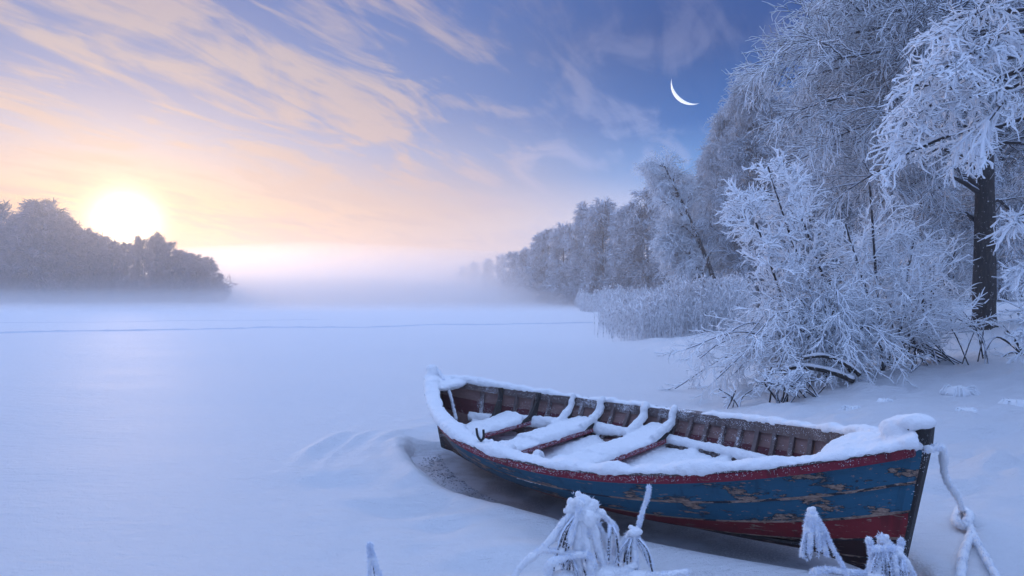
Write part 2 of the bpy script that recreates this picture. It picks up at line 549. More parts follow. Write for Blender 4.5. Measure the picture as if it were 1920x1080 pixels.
def make_crumbs():
    rng = np.random.default_rng(14); parts = []
    for _ in range(750):
        s_ = rng.uniform(-.95, .35); off = abs(rng.normal()) * .05 + (.0 if rng.random() < .45 else rng.uniform(.06, .20))
        lx = BL / 2 * s_ * .97; ly = -(b_half(np.array([s_]))[0] * .74 + off + .04)
        X = BX + lx * math.cos(BTH) - ly * math.sin(BTH); Y = BY + lx * math.sin(BTH) + ly * math.cos(BTH)
        r = rng.uniform(.003, .007) * (1.8 if rng.random() < .08 else 1)
        V, Q = ball((X, Y, -.083), r, rng, (1.3, 1, .7), 6); parts.append((V + rng.normal(size=V.shape) * r * .2, Q))
    V, Q, _ = merge(parts)
    tag(link('ice_crumbs', np_mesh('ice_crumbs', V, Q, smooth=False), wet_mat()), 'broken ice crumbs strewn on the slush along the hull', 'ice', kind='stuff')
def wet_mat():
    m, t, b = mat('broken_ice')
    n = t.noise(t.new('ShaderNodeTexCoord').outputs['Object'], 30, 3, .6)
    t.link(t.ramp(n, [(.4, (.20, .20, .23)), (.6, (.55, .57, .62))]), b.inputs['Base Color'])
    b.inputs['Roughness'].default_value = .5
    return m
make_crumbs()

def make_track():
    def strip(p0, p1, w, h, rng):
        K = 160
        P = np.linspace(p0, p1, K); P[:, 1] += .05 * rng.normal(size=K).cumsum() * .15
        d = nrm(np.array([[p1[0] - p0[0], p1[1] - p0[1]]]))[0]; nrmv = np.array([-d[1], d[0]])
        prof = [(-1, -.02), (-.6, .5), (-.2, .9), (0, 1), (.25, .6), (1, -.02)]
        V = []
        for k in range(K):
            hh = h * rng.uniform(.6, 1.2)
            for a, b in prof:
                x = P[k, 0] + nrmv[0] * a * w; y = P[k, 1] + nrmv[1] * a * w
                V.append((x, y, gz(x, y) + b * hh))
        n = len(prof); i = np.arange(K - 1)[:, None] * n; j = np.arange(n - 1)[None]
        return np.array(V), np.stack([i + j, i + j + 1, i + n + j + 1, i + n + j], -1).reshape(-1, 4)[:, ::-1]
    rng = np.random.default_rng(8)
    A = strip((-40, 21.), (4.6, 39.2), .14, .055, rng)
    B = strip((-45, 34.), (-12.5, 44.), .15, .018, rng)
    V, Q, _ = merge([A, B])
    tag(link('track_path', np_mesh('track_path', V, Q), snow_mat('grey_track_snow', col=(.62, .66, .74))), 'thin ridged ski track line crossing the snowy lake', 'track', kind='structure')  # snow tinted grey-blue so the ridge reads as a darker line
make_track()

# ------------------------------------------------------------------ boat
def paint_mat(name, c, chip=.62, wood=True, frost=.0):
    m, t, b = mat(name)
    oc = t.new('ShaderNodeTexCoord').outputs['Object']
    st = t.mapping(oc, scl=(.26, 1, 1.5))
    n = t.noise(st, 7.0, 9, .68, .15)
    n2 = t.noise(t.mapping(oc, scl=(.25, 1, 2)), 34, 6, .7)
    n3 = t.noise(oc, 1.4, 3, .5)
    n4 = t.noise(t.mapping(oc, scl=(.16, 1, 1.6)), 60, 4, .7)
    v = t.mix(n3, tuple(x * .72 for x in c), tuple(min(1, x * 1.25) for x in c))
    v = t.mix(t.maprange(n2, .55, .75), v, tuple(x * .55 for x in c))
    k = t.math('ADD', n, t.math('MULTIPLY', t.math('SUBTRACT', n2, .5), .16))
    rim = t.maprange(k, chip - .025, chip + .0, smooth=False)
    core = t.maprange(k, chip + .005, chip + .025, smooth=False)
    v = t.mix(rim, v, tuple(x * .25 for x in c))
    w = t.ramp(n4, [(.3, (.10, .06, .045)), (.55, (.30, .20, .15)), (.75, (.46, .36, .30))])
    v = t.mix(core, v, w)
    n7 = t.noise(t.mapping(oc, scl=(.22, 1, 2.2)), 30, 5, .65)
    v = t.mix(t.maprange(t.math('ADD', n7, t.math('MULTIPLY', t.math('SUBTRACT', n, .5), .35)), .615, .645), v, w)
    n8 = t.noise(t.mapping(oc, scl=(1, 1, .12)), 16, 4, .6)
    v = t.mix(t.math('MULTIPLY', t.maprange(n8, .52, .72), .55), v, tuple(x * .35 for x in c))
    if frost:
        n5 = t.noise(oc, 120, 3, .7)
        n6 = t.noise(oc, 3.0, 3, .6)
        f = t.math('ADD', n5, t.math('MULTIPLY', t.math('SUBTRACT', n6, .5), .5))
        v = t.mix(t.maprange(f, frost, frost + .08), v, (.82, .83, .88))
    t.link(v, b.inputs['Base Color'])
    b.inputs['Roughness'].default_value = .62
    b.inputs['Specular IOR Level'].default_value = .3
    h = t.math('SUBTRACT', t.math('MULTIPLY', n2, .5), core)
    bump(t, b, h, .004, .8)
    return m

def wood_mat(name, cs, frost=None, along=(.12, 1, 1.6)):
    m, t, b = mat(name)
    oc = t.new('ShaderNodeTexCoord').outputs['Object']
    n = t.noise(t.mapping(oc, scl=along), 40, 6, .7)
    n2 = t.noise(oc, 6, 4, .6)
    v = t.mix(n2, t.ramp(n, [(.3, cs[0]), (.7, cs[1])]), tuple(.6 * x for x in cs[0]))
    if frost:
        n5 = t.noise(oc, 130, 3, .75); n6 = t.noise(oc, 5.0, 4, .6)
        f = t.math('ADD', n5, t.math('MULTIPLY', t.math('SUBTRACT', n6, .5), .7))
        v = t.mix(t.maprange(f, frost, frost + .07), v, (.84, .85, .9))
    t.link(v, b.inputs['Base Color'])
    b.inputs['Roughness'].default_value = .8
    bump(t, b, n, .003, .7)
    return m

def build_boat():
    rng = np.random.default_rng(21)
    MB_blue = paint_mat('chipped_blue_paint', (.013, .088, .150), .575, frost=.86)
    MB_edge = paint_mat('worn_shaded_plank_edge', (.02, .025, .035), .47, frost=.86)  # dark base paints the lap shadow; the chips are worn bare wood
    MB_red = paint_mat('red_bottom_paint', (.19, .012, .018), .66, frost=.84)
    MB_dark = paint_mat('dark_bottom_paint', (.035, .010, .010), .62, frost=.84)
    MB_rail = paint_mat('red_rail_paint', (.20, .012, .028), .70, frost=.66)
    MB_in = wood_mat('inner_plank', ((.24, .135, .12), (.42, .26, .235)), frost=.69)
    MB_rib = wood_mat('rib_wood', ((.12, .085, .08), (.26, .19, .18)), frost=.60, along=(1, 1, .3))
    MB_inr = wood_mat('inner_red_plank', ((.10, .016, .024), (.16, .030, .04)), frost=.68)
    MB_dkw = wood_mat('old_dark_wood', ((.018, .015, .015), (.06, .05, .048)), frost=.67, along=(1, 1, .3))
    M_iron = wood_mat('iron', ((.012, .012, .014), (.03, .03, .035)), frost=.8)
    root = empty('rowing_boat', (BX, BY, 0.02))
    root.rotation_mode = 'XYZ'
    root.rotation_euler = (BROLL, -BPIT, BTH)
    tag(root, 'old wooden rowing boat in chipped blue and red paint, filled with snow', 'boat')

    A = R_(72)
    def hull(s, w, out=0.0):
        """point on the hull skin; s -1..1 along, w 0 keel..1 gunwale, side +1; out = outward offset"""
        s = np.asarray(s, float); w = np.asarray(w, float)
        e = np.abs(s) ** 3
        yr = (np.sin(A * w) / math.sin(A)) * (1 - e * .35) + w * e * .35
        zr = ((1 - np.cos(A * w)) / (1 - math.cos(A))) * (1 - e * .8) + w * e * .8
        keel = -.015 - np.where(s > 0, .085, -.02) * np.abs(s) ** 5
        z = keel + (b_sheer(s) - keel) * zr
        y = .028 + (b_half(s) - .028 * (np.abs(s) < .97)) * yr
        y = np.maximum(y, .028)
        x = BL / 2 * s - np.sign(s) * np.where(s > 0, .20, .12) * np.abs(s) ** 5 * (1 - zr)
        # outward normal in section, approx
        ny = np.sin(A * w) * .75 + .25; nz = -np.cos(A * w) * .8
        return np.stack([x, y + out * ny, z + out * nz], -1)
    W = [0, .24, .43, .62, .81, 1.0]
    S = np.linspace(-1, 1, 121)
    out_m = [MB_dark, MB_dark, MB_red, MB_blue, MB_blue]
    lab = ['black red bottom plank', 'dark red bottom plank', 'dull red plank', 'chipped blue plank', 'chipped blue upper plank']
    for side in (1, -1):
        for i in range(5):
            w0, w1 = W[i] - (.03 if i else 0), W[i + 1]
            ws = np.concatenate([[w0, w0 + .018], np.linspace(w0, w1, 5)[1:]])
            lap = np.interp(ws, [w0, w1], [.022 if i else .006, .003])
            SS, WW = np.meshgrid(S, ws, indexing='ij')
            O = hull(SS, WW, lap[None]); I = hull(SS, WW, lap[None] - .014)
            nS, nW = SS.shape
            ring = np.concatenate([O, I[:, ::-1]], 1)
            ring[..., 1] *= side
            n = 2 * nW
            V = ring.reshape(-1, 3)
            a = np.arange(nS - 1)[:, None] * n; j = np.arange(n)[None]; j2 = (j + 1) % n
            Q = np.stack([a + j, a + n + j, a + n + j2, a + j2], -1).reshape(-1, 4)
            if side < 0: Q = Q[:, ::-1]
            mi = np.where(np.arange(n) < nW - 1, np.where((np.arange(n) == 0) & (i > 0), 2, 0), 1)[None].repeat(nS - 1, 0).ravel()
            ends = []
            for b0 in (0, (nS - 1) * n):
                for k in range(nW - 1): ends.append((b0 + k, b0 + k + 1, b0 + n - 2 - k, b0 + n - 1 - k))
            Q = np.concatenate([Q, np.array(ends)]); mi = np.concatenate([mi, np.zeros(len(ends))])
            me = np_mesh('plank', V, Q, mi, smooth=False)
            o = link('plank', me, [out_m[i], MB_inr if i == 3 else MB_in, MB_edge], root)
            o['label'] = lab[i]
    def sweep(path, sec, closed=True):
        """path (K,3) in local coords; sec (K,n,2): sideways (y), up (z)"""
        K = len(path); T = nrm(np.gradient(path, axis=0)); up = np.array([0, 0, 1.0])
        side = nrm(np.cross(up[None], T))
        V = path[:, None] + sec[..., 0:1] * side[:, None] + sec[..., 1:2] * up
        n = sec.shape[1]
        a = np.arange(K - 1)[:, None] * n; j = np.arange(n)[None]; j2 = (j + 1) % n
        Q = np.stack([a + j, a + j2, a + n + j2, a + n + j], -1).reshape(-1, 4)
        V = V.reshape(-1, 3)
        cs = []
        for b0, fl in ((0, 1), ((K - 1) * n, 0)):
            for k in range(1, n - 2, 2):
                q = (b0, b0 + k, b0 + k + 1, b0 + (k + 2) % n)
                cs.append(q[::-1] if fl else q)
        return V, np.concatenate([Q, np.array(cs)])
    def rect(K, y0, y1, z0, z1): return np.array([[(y0, z0), (y1, z0), (y1, z1), (y0, z1)]]).repeat(K, 0)
    sr = np.linspace(-.985, .985, 110)
    for side in (1, -1):
        g = hull(sr, np.ones_like(sr), .0); g[:, 1] *= side
        # side>0: sideways axis = up x T = +y (T=+x) -> outward is +y*side
        o0, o1 = (.002, .038) if side > 0 else (-.038, -.002)
        V, Q = sweep(g, rect(len(g), o0, o1, -.044, .004))
        link('rub_rail', np_mesh('rub_rail', V, Q, smooth=False), MB_rail, root)['label'] = 'frost speckled red rub rail'
        i0, i1 = (-.05, -.016) if side > 0 else (.016, .05)
        si = np.linspace(-.93, .95, 100); gi = hull(si, np.ones_like(si)); gi[:, 1] *= side
        V, Q = sweep(gi, rect(len(gi), i0, i1, -.055, .006))
        link('inwale', np_mesh('inwale', V, Q, smooth=False), MB_rib, root)
        c0, c1 = (-.052, .04) if side > 0 else (-.04, .052)
        V, Q = sweep(g[2:-2], rect(len(g) - 4, c0, c1, .008, .026))
        link('gunwale_cap', np_mesh('gunwale_cap', V, Q, smooth=False), MB_rib, root)
        # riser stringer that carries the thwarts
        sg = np.linspace(-.84, .80, 90)
        zt = .24 + .10 * np.abs(sg) ** 2.2
        wv = np.array([np.interp(z, hull(np.full(60, q), np.linspace(0, 1, 60))[:, 2], np.linspace(0, 1, 60)) for q, z in zip(sg, zt)])
        gr = hull(sg, wv, -.012); gr[:, 1] *= side
        r0, r1 = (-.05, .0) if side > 0 else (.0, .05)
        V, Q = sweep(gr, rect(len(gr), r0, r1, -.03, .02))
        link('riser', np_mesh('riser', V, Q, smooth=False), MB_rib, root)
        # ribs
        for q in np.linspace(-.80, .84, 24):
            wr = np.linspace(.12, .985, 16)
            p0 = hull(np.full(16, q), wr, -.011); p1 = hull(np.full(16, q), wr, -.042)
            hw = .016
            sec = np.stack([p0 + (-hw, 0, 0), p0 + (hw, 0, 0), p1 + (hw, 0, 0), p1 + (-hw, 0, 0)], 1)
            sec[..., 1] *= side
            a = np.arange(15)[:, None] * 4; j = np.arange(4)[None]; j2 = (j + 1) % 4
            Q = np.stack([a + j, a + j2, a + 4 + j2, a + 4 + j], -1).reshape(-1, 4)
            Q = np.concatenate([Q, [[0, 1, 2, 3], [60, 61, 62, 63]]])
            if side < 0: Q = Q[:, ::-1]
            link('rib', np_mesh('rib', sec.reshape(-1, 3), Q, smooth=False), MB_rib, root)
    # keel and stems
    def prism(pts, th, m, name, bev=.006):
        bm = bmesh.new()
        a = [bm.verts.new((x, -th / 2, z)) for x, z in pts]; b = [bm.verts.new((x, th / 2, z)) for x, z in pts]
        n = len(pts)
        bm.faces.new(a); bm.faces.new(b[::-1])
        for i in range(n): bm.faces.new((a[i], b[i], b[(i + 1) % n], a[(i + 1) % n]))
        bmesh.ops.recalc_face_normals(bm, faces=bm.faces)
        bmesh.ops.bevel(bm, geom=list(bm.edges), offset=bev, segments=1, affect='EDGES')
        me = bpy.data.meshes.new(name); bm.to_mesh(me); bm.free()
        return link(name, me, m, root)
    def stem_pts(sgn, top):
        w = np.linspace(0, 1, 14); h = hull(np.full(14, sgn * 1.0), w)
        inn = [(x - sgn * (.105 if sgn > 0 else .075), z) for x, z in zip(h[:, 0], h[:, 2])]
        outr = [(x + sgn * .022, z) for x, z in zip(h[:, 0], h[:, 2])]
        dx = (outr[-1][0] - outr[-3][0]) / max(outr[-1][1] - outr[-3][1], 1e-3)
        outr.append((outr[-1][0] + dx * top * .6, outr[-1][1] + top)); inn.append((inn[-1][0] + dx * top * .2, inn[-1][1] + top))
        return outr + inn[::-1]
    st = prism(stem_pts(1, .10), .074, MB_dkw, 'stem_post'); st['label'] = 'dark frosty stem post at the near bow'
    st = prism(stem_pts(-1, .075), .07, MB_dkw, 'stem_post'); st['label'] = 'snowy stem post at the far end'
    prism([(-BL / 2 * .90, .02), (-BL / 2 * .6, -.035), (BL / 2 * .6, -.035), (BL / 2 * .88, .02), (BL / 2 * .86, .05), (-BL / 2 * .86, .05)], .055, MB_dkw, 'keel')
    # bow and stern breasthooks (small triangular decks)
    def deck(s0, s1, name):
        ss = np.linspace(s0, s1, 10)
        V = []
        for q in ss:
            b = max(b_half(np.array([q]))[0] - .01, .015); z = float(b_sheer(np.array([q]))[0])
            V += [(BL / 2 * q, -b, z - .004), (BL / 2 * q, b, z - .004), (BL / 2 * q, b, z - .03), (BL / 2 * q, -b, z - .03)]
        a = np.arange(9)[:, None] * 4; j = np.arange(4)[None]; j2 = (j + 1) % 4
        Q = np.stack([a + j, a + j2, a + 4 + j2, a + 4 + j], -1).reshape(-1, 4)
        Q = np.concatenate([Q, [[0, 1, 2, 3], [36, 37, 38, 39]]])
        link(name, np_mesh(name, np.array(V), Q, smooth=False), MB_dkw, root)
    deck(.86, .97, 'breasthook'); deck(-.97, -.86, 'breasthook')
    # floor boards
    sf = np.linspace(-.78, .78, 50)
    V = []
    for q in sf:
        b = b_half(np.array([q]))[0] * .52; V += [(BL / 2 * q, -b, .085), (BL / 2 * q, b, .085), (BL / 2 * q, b, .07), (BL / 2 * q, -b, .07)]
    a = np.arange(49)[:, None] * 4; j = np.arange(4)[None]; j2 = (j + 1) % 4
    Q = np.stack([a + j, a + j2, a + 4 + j2, a + 4 + j], -1).reshape(-1, 4)
    link('floor_board', np_mesh('floor_board', np.array(V), Q, smooth=False), MB_dkw, root)
    # thwarts (seats) and their knees
    def half_at(q, z):
        h = hull(np.full(80, q), np.linspace(0, 1, 80)); return float(np.interp(z, h[:, 2], h[:, 1]))
    TH = [(-.63, .165, .30), (-.335, .14, .275), (-.005, .14, .27)]
    snow = []      # closed pieces, fused afterwards
    for (q, hw, zt) in TH:
        xs = np.array([q - hw / 2 * 1.0, q + hw / 2])
        V = []
        for xq in xs:
            b = half_at(xq, zt) - .016
            V += [(BL / 2 * xq, -b, zt - .022), (BL / 2 * xq, b, zt - .022), (BL / 2 * xq, b, zt + .014), (BL / 2 * xq, -b, zt + .014)]
        Q = [[0, 1, 5, 4], [1, 2, 6, 5], [2, 3, 7, 6], [3, 0, 4, 7], [3, 2, 1, 0], [4, 5, 6, 7]]
        o = link('thwart', np_mesh('thwart', np.array(V), np.array(Q), smooth=False), MB_rail, root)
        # snow lying on the thwart
        n = 46; u = np.linspace(-1, 1, n); P = []
        bs = min(half_at(q - hw / 2, zt + .05), half_at(q + hw / 2, zt + .05)) - .014
        sec = []
        k = np.arange(16) * 2 * np.pi / 16
        W2 = BL / 2 * hw / 2
        for c in u:
            hgt = .052 + .020 * vnoise(np.array([c * 3.1 + q * 9]), np.array([1.3]), 5)[0] + .07 * max(0, abs(c) - .72) ** 1.3 * 2.2 - (.028 if -.42 < c < -.12 and q > -.5 else 0)
            wv = W2 * (1 - .22 * abs(c) ** 6) * (1.0 + .03 * vnoise(np.array([c * 5]), np.array([q * 5]), 2)[0])
            cs, sn = np.cos(k), np.sin(k)
            sec.append(np.stack([np.sign(cs) * np.abs(cs) ** .55 * wv, .014 + np.maximum(np.sign(sn) * np.abs(sn) ** .8, -.15) * hgt], -1))
            P.append((BL / 2 * q, c * bs, zt))
        snow.append(sweep(np.array(P), np.array(sec)))
        for side in (1, -1):
            for dq in (-hw / 2 + .004, hw / 2 - .006):
                qq = q + dq
                b = half_at(qq, zt) - .02; gt = float(b_sheer(np.array([qq]))[0])
                bt = b_half(np.array([qq]))[0] - .05
                pts = [(b - .22, zt + .016), (b - .02, zt + .016), (bt, gt + .03), (bt - .05, gt + .03), (bt - .06, gt - .05), (b - .10, zt + .06)]
                V = [(BL / 2 * qq - .016, side * y, z) for y, z in pts] + [(BL / 2 * qq + .016, side * y, z) for y, z in pts]
                m = len(pts); bm = bmesh.new(); vv = [bm.verts.new(p) for p in V]
                bm.faces.new(vv[:m]); bm.faces.new(vv[m:][::-1])
                for i in range(m): bm.faces.new((vv[i], vv[i + m], vv[(i + 1) % m + m], vv[(i + 1) % m]))
                bmesh.ops.recalc_face_normals(bm, faces=bm.faces)
                me = bpy.data.meshes.new('knee'); bm.to_mesh(me); bm.free()
                link('knee', me, MB_dkw, root)
                if q > -.5:
                    kn = poly([(BL / 2 * qq, side * (b - .25), zt + .05), (BL / 2 * qq, side * (b - .12), zt + .085), (BL / 2 * qq, side * (bt - .075), gt - .05), (BL / 2 * qq, side * (bt - .05), gt + .03), (BL / 2 * qq, side * (bt - .0), gt + .06)], 14)
                    snow.append(tubes(kn, np.linspace(.04, .034, 14)[None] * (1 + .15 * rng.uniform(-1, 1, (1, 14))), 8, True))
    # snow along the gunwales
    k = np.arange(14) * 2 * np.pi / 14
    for side in (1, -1):
        sr2 = np.linspace(-.985, .985, 170)
        g = hull(sr2, np.ones_like(sr2)); g[:, 1] *= side; g[:, 2] += .022
        sec = []
        for i, q in enumerate(sr2):
            lum = fbm(np.array([q * 9.0]), np.array([side * 3.]), 3, 31)[0]
            if side < 0:
                wv, hv = .064 + .010 * lum + .02 * sstep(.6, .95, q), .037 + .026 * lum + .010 * sstep(.6, .92, q)
                wv += .012 * sstep(0, -.9, q)
            else:
                wv, hv = .044 + .008 * lum + .014 * sstep(-.3, -.9, q), max(.006, .022 + .030 * lum) + .018 * sstep(.6, .95, q) + .014 * sstep(-.1, -.7, q)
            cs, sn = np.cos(k), np.sin(k)
            sec.append(np.stack([np.sign(cs) * np.abs(cs) ** .7 * wv - .006 * side, np.maximum(np.sign(sn) * np.abs(sn) ** .85, -.2) * hv], -1))
        snow.append(sweep(g, np.array(sec)))
    # snow on the risers
    for side in (1, -1):
        sg = np.linspace(-.83, .80, 120); zt = .24 + .10 * np.abs(sg) ** 2.2
        b = np.array([half_at(q, z + .03) for q, z in zip(sg, zt)])
        P = np.stack([BL / 2 * sg, side * (b - (.066 if side > 0 else .085)), zt + .03], -1)
        sec = []
        for q in sg:
            l = fbm(np.array([q * 7]), np.array([2. + side]), 3, 8)[0]
            hv = .036 + .012 * l + .02 * sstep(0, -.5, q)
            sec.append(np.stack([np.cos(k) * (.044 + .008 * l), np.sin(k) * hv], -1))
        snow.append(sweep(P, np.array(sec)))
    # drifts in the bottom
    nq, ny = 130, 44
    qs = np.linspace(-.80, .90, nq)
    top = np.empty((nq, ny, 3)); bot = np.empty((nq, ny, 3))
    for i, q in enumerate(qs):
        yv = np.linspace(-1, 1, ny)
        h = .195 + .025 * fbm(q * 4 + yv * 0, yv * 2, 3, 3) + .03 * yv ** 2
        h = h + .20 * np.exp(-((q - .50) / .13) ** 2) * np.exp(-((yv + .1) / .62) ** 2) + .10 * sstep(.52, .86, q) * 1.6
        h = h - .085 * np.exp(-((q + .50) / .085) ** 2) * sstep(-.7, -.1, yv) - .03 * np.exp(-((q + .17) / .08) ** 2)
        h = h + .10 * sstep(-.66, -.80, q)
        h = h + .035 * np.exp(-((yv - .85) / .2) ** 2) * np.maximum(0, np.sin(q * 44.0)) 
        bh = half_at(q, .2 + .15 * sstep(.5, .9, q)) - .004
        hh = np.array([min(z, .6) for z in h])
        bb = np.array([half_at(q, z) for z in hh]) if True else bh
        yy = yv * np.maximum(bb - np.where(yv < 0, .075, .04), .012)
        top[i] = np.stack([np.full(ny, BL / 2 * q), yy, hh], -1)
        zb_ = .075 + .10 * abs(q) ** 4 + .10 * max(0, abs(q) - .7)
        yb = yv * max(half_at(q, zb_) - .05, .01)
        bot[i] = np.stack([np.full(ny, BL / 2 * q), yb, np.minimum(hh - .03, zb_)], -1)
    ring = np.concatenate([top, bot[:, ::-1]], 1); n = 2 * ny
    a = np.arange(nq - 1)[:, None] * n; j = np.arange(n)[None]; j2 = (j + 1) % n
    Q = np.stack([a + j, a + n + j, a + n + j2, a + j2], -1).reshape(-1, 4)
    ends = [(b0 + kk, b0 + kk + 1, b0 + n - 2 - kk, b0 + n - 1 - kk)[::sg_] for b0, sg_ in ((0, 1), ((nq - 1) * n, -1)) for kk in range(ny - 1)]
    snow.append((ring.reshape(-1, 3), np.concatenate([Q, np.array(ends)])))
    # caps: stems, bow deck, stern deck
    zb, zs_ = float(b_sheer(np.array([1.]))[0]), float(b_sheer(np.array([-1.]))[0])
    snow.append(ball((BL / 2 - .04, 0, zb + .118), .08, rng, (1.2, .9, .50)))
    snow.append(ball((BL / 2 - .10, .0, zb + .115), .06, rng, (1.2, 1.0, .5)))
    snow.append(ball((BL / 2 - .15, 0, zb + .055), .09, rng, (1.1, .8, .75)))
    for q in np.linspace(.82, .965, 7):
        b = b_half(np.array([q]))[0]; snow.append(ball((BL / 2 * q, 0, float(b_sheer(np.array([q]))[0]) + .012), 1.0, rng, (.10, b + .02, .046)))
    for q in np.linspace(-.965, -.87, 6):
        b = b_half(np.array([q]))[0]; snow.append(ball((BL / 2 * q, 0, float(b_sheer(np.array([q]))[0]) + .01), 1.0, rng, (.09, b + .02, .045)))
    snow.append(ball((-BL / 2 + .015, 0, zs_ + .085), .062, rng, (1.25, 1.0, 1.0)))
    snow.append(ball((-BL / 2 + .03, 0, zs_ + .04), .07, rng, (1.2, 1.2, 1.0)))
    V, Q, _ = merge(snow)
    so_ = link('snow_cover', np_mesh('snow_cover', V, Q), M_SNOW, root)
    bpy.context.view_layer.update()
    remesh(so_, .0095, 4, ((.20, .030), (.05, .016), (.014, .006)))
    so_['label'] = 'soft white snow lying on rails, seats and floor'
    # hoarfrost needles hanging from the snow edges and on inner planks
    pts, nor = [], []
    for side in (1, -1):
        for _ in range(2600):
            q = rng.uniform(-.97, .97); w = rng.choice([-1, 1])
            g = hull(np.array([q]), np.array([1.]))[0]; g[1] *= side
            off = rng.uniform(.034, .05) if w > 0 else -rng.uniform(.045, .06)
            pts.append((g[0], g[1] + side * off, g[2] + rng.uniform(-.03, .02))); nor.append((0, side * w * .8, -.5))
    for (q, hw, zt) in TH:
        for e in (-1, 1):
            b = half_at(q, zt) - .03
            for _ in range(420):
                pts.append((BL / 2 * (q + e * hw / 2) + e * .003, rng.uniform(-b, b), zt + rng.uniform(-.012, .016))); nor.append((e * .8, 0, -.5))
    for _ in range(900):   # rime on the upper inside planks
        q = rng.uniform(-.8, .75); w = rng.uniform(.68, .9)
        if fbm(np.array([q * 9]), np.array([w * 6]), 2, 77)[0] < .05: continue
        p = hull(np.array([q]), np.array([w]), -.012)[0]; pts.append(tuple(p)); nor.append((0, -1, .1))
    for _ in range(150):
        a_ = rng.uniform(0, 1); h = hull(np.array([1.0]), np.array([a_]))[0]
        pts.append((h[0] + rng.uniform(-.06, .036), rng.choice([-1, 1]) * .044, h[2] + rng.uniform(0, .1))); nor.append((.3, 0, 0))
    V, Q = needles(np.array(pts), np.array(nor), rng, (.005, .012), .0016)
    link('hoarfrost', np_mesh('hoarfrost', V, Q, smooth=False), M_RIME, root)
    # rowlock on the near gunwale
    qv = -.195
    g = hull(np.array([qv]), np.array([1.]))[0]; gx, gy, gz_ = g[0], -g[1], g[2] + .07
    u = np.linspace(R_(200), R_(-20), 14)
    P = np.stack([gx + .036 * np.cos(u), np.full(14, gy + .01), gz_ + .055 + .05 * np.sin(u) * np.where(np.sin(u) > 0, -1, 1) * 1.0], -1)
    P = poly([(gx - .045, gy + .01, gz_ + .085), (gx - .04, gy + .01, gz_ + .03), (gx - .015, gy + .01, gz_), (gx + .015, gy + .01, gz_), (gx + .04, gy + .01, gz_ + .03), (gx + .045, gy + .01, gz_ + .085)], 18)
    T1 = tubes(P, np.full((1, 18), .0095), 8, True)
    T2 = tubes(poly([(gx, gy + .01, gz_), (gx, gy + .01, gz_ - .08)], 4), np.full((1, 4), .011), 8, True)
    V, Q, _ = merge([T1, T2])
    link('rowlock', np_mesh('rowlock', V, Q), M_iron, root)['label'] = 'dark iron U shaped rowlock'
    bpy.context.view_layer.update()
    return root, hull
boat, hullf = build_boat()

def boat_pt(p): return np.array(boat.matrix_world @ Vector(p))

# ------------------------------------------------------------------ ropes
def rope(name, pts, r, label, rng, K=60, lump=.38, legs=()):
    root = empty(name, tuple(pts[0]))
    allp = [(pts, r)] + list(legs)
    T, NP, NN = [], [], []
    for ps, rr in allp:
        P = poly(ps, K) - np.array(pts[0])
        T.append(tubes(P, rr * (1 + lump * rng.uniform(-1, 1, (1, K))), 8, True))
        for q in P[0]:
            for _ in range(26):
                d = nrm(rng.normal(size=3)); NP.append(q + d * rr * .9); NN.append(d)
    V, Q, _ = merge(T)
    o = link('rope_snow', np_mesh('rope_snow', V, Q), M_SNOW, root)
    V, Q = needles(np.array(NP), np.array(NN), rng, (.006, .016), .0022, .4)
    link('hoarfrost', np_mesh('hoarfrost', V, Q, smooth=False), M_RIME, root)
    tag(root, label, 'rope')
rg = np.random.default_rng(5)
def gp(u, v, dz=0.03):
    Y = CAMH * F / (v - V0)
    for _ in range(12):
        X = (u - 960) / F * Y
        Y = (CAMH - gz(X, Y) - dz) * F / (v - V0)
    X = (u - 960) / F * Y
    return np.array([X, Y, gz(X, Y) + dz])
bow_top = boat_pt((BL / 2 + .02, 0.03, BZ0 + BZB + .0))
rope('mooring_rope', [bow_top + (-.06, -.05, -.02), bow_top + (.05, .0, -.03), at(1772, 893, 3.95), at(1795, 932, 4.25), gp(1806, 962, .04), gp(1818, 985, .04), gp(1822, 1000, .03)], .019,
     'snow crusted mooring rope hanging from the near bow to the bank', rg,
     legs=[([gp(1822, 1000, .03), gp(1808, 1035, .03), gp(1800, 1085, .03)], .022), ([gp(1822, 998, .03), gp(1845, 1040, .03), gp(1872, 1088, .03)], .02),
           ([gp(1800, 955, .03), gp(1792, 975, .05), gp(1806, 985, .05), gp(1818, 968, .07), gp(1808, 956, .04)], .026)])
st_top = boat_pt((-BL / 2 + .05, 0, BZ0 + BZS + .07))
rope('stern_rope', [st_top, st_top + (.05, -.03, .01), boat_pt((-BL / 2 + .28, -.03, BZ0 + BZS - .02)), boat_pt((-BL / 2 + .40, -.05, BZ0 + BZS - .16)), boat_pt((-BL / 2 + .47, -.06, BZ0 - .10))], .014,
     'thin frosted rope hanging over the far end of the boat', rg)

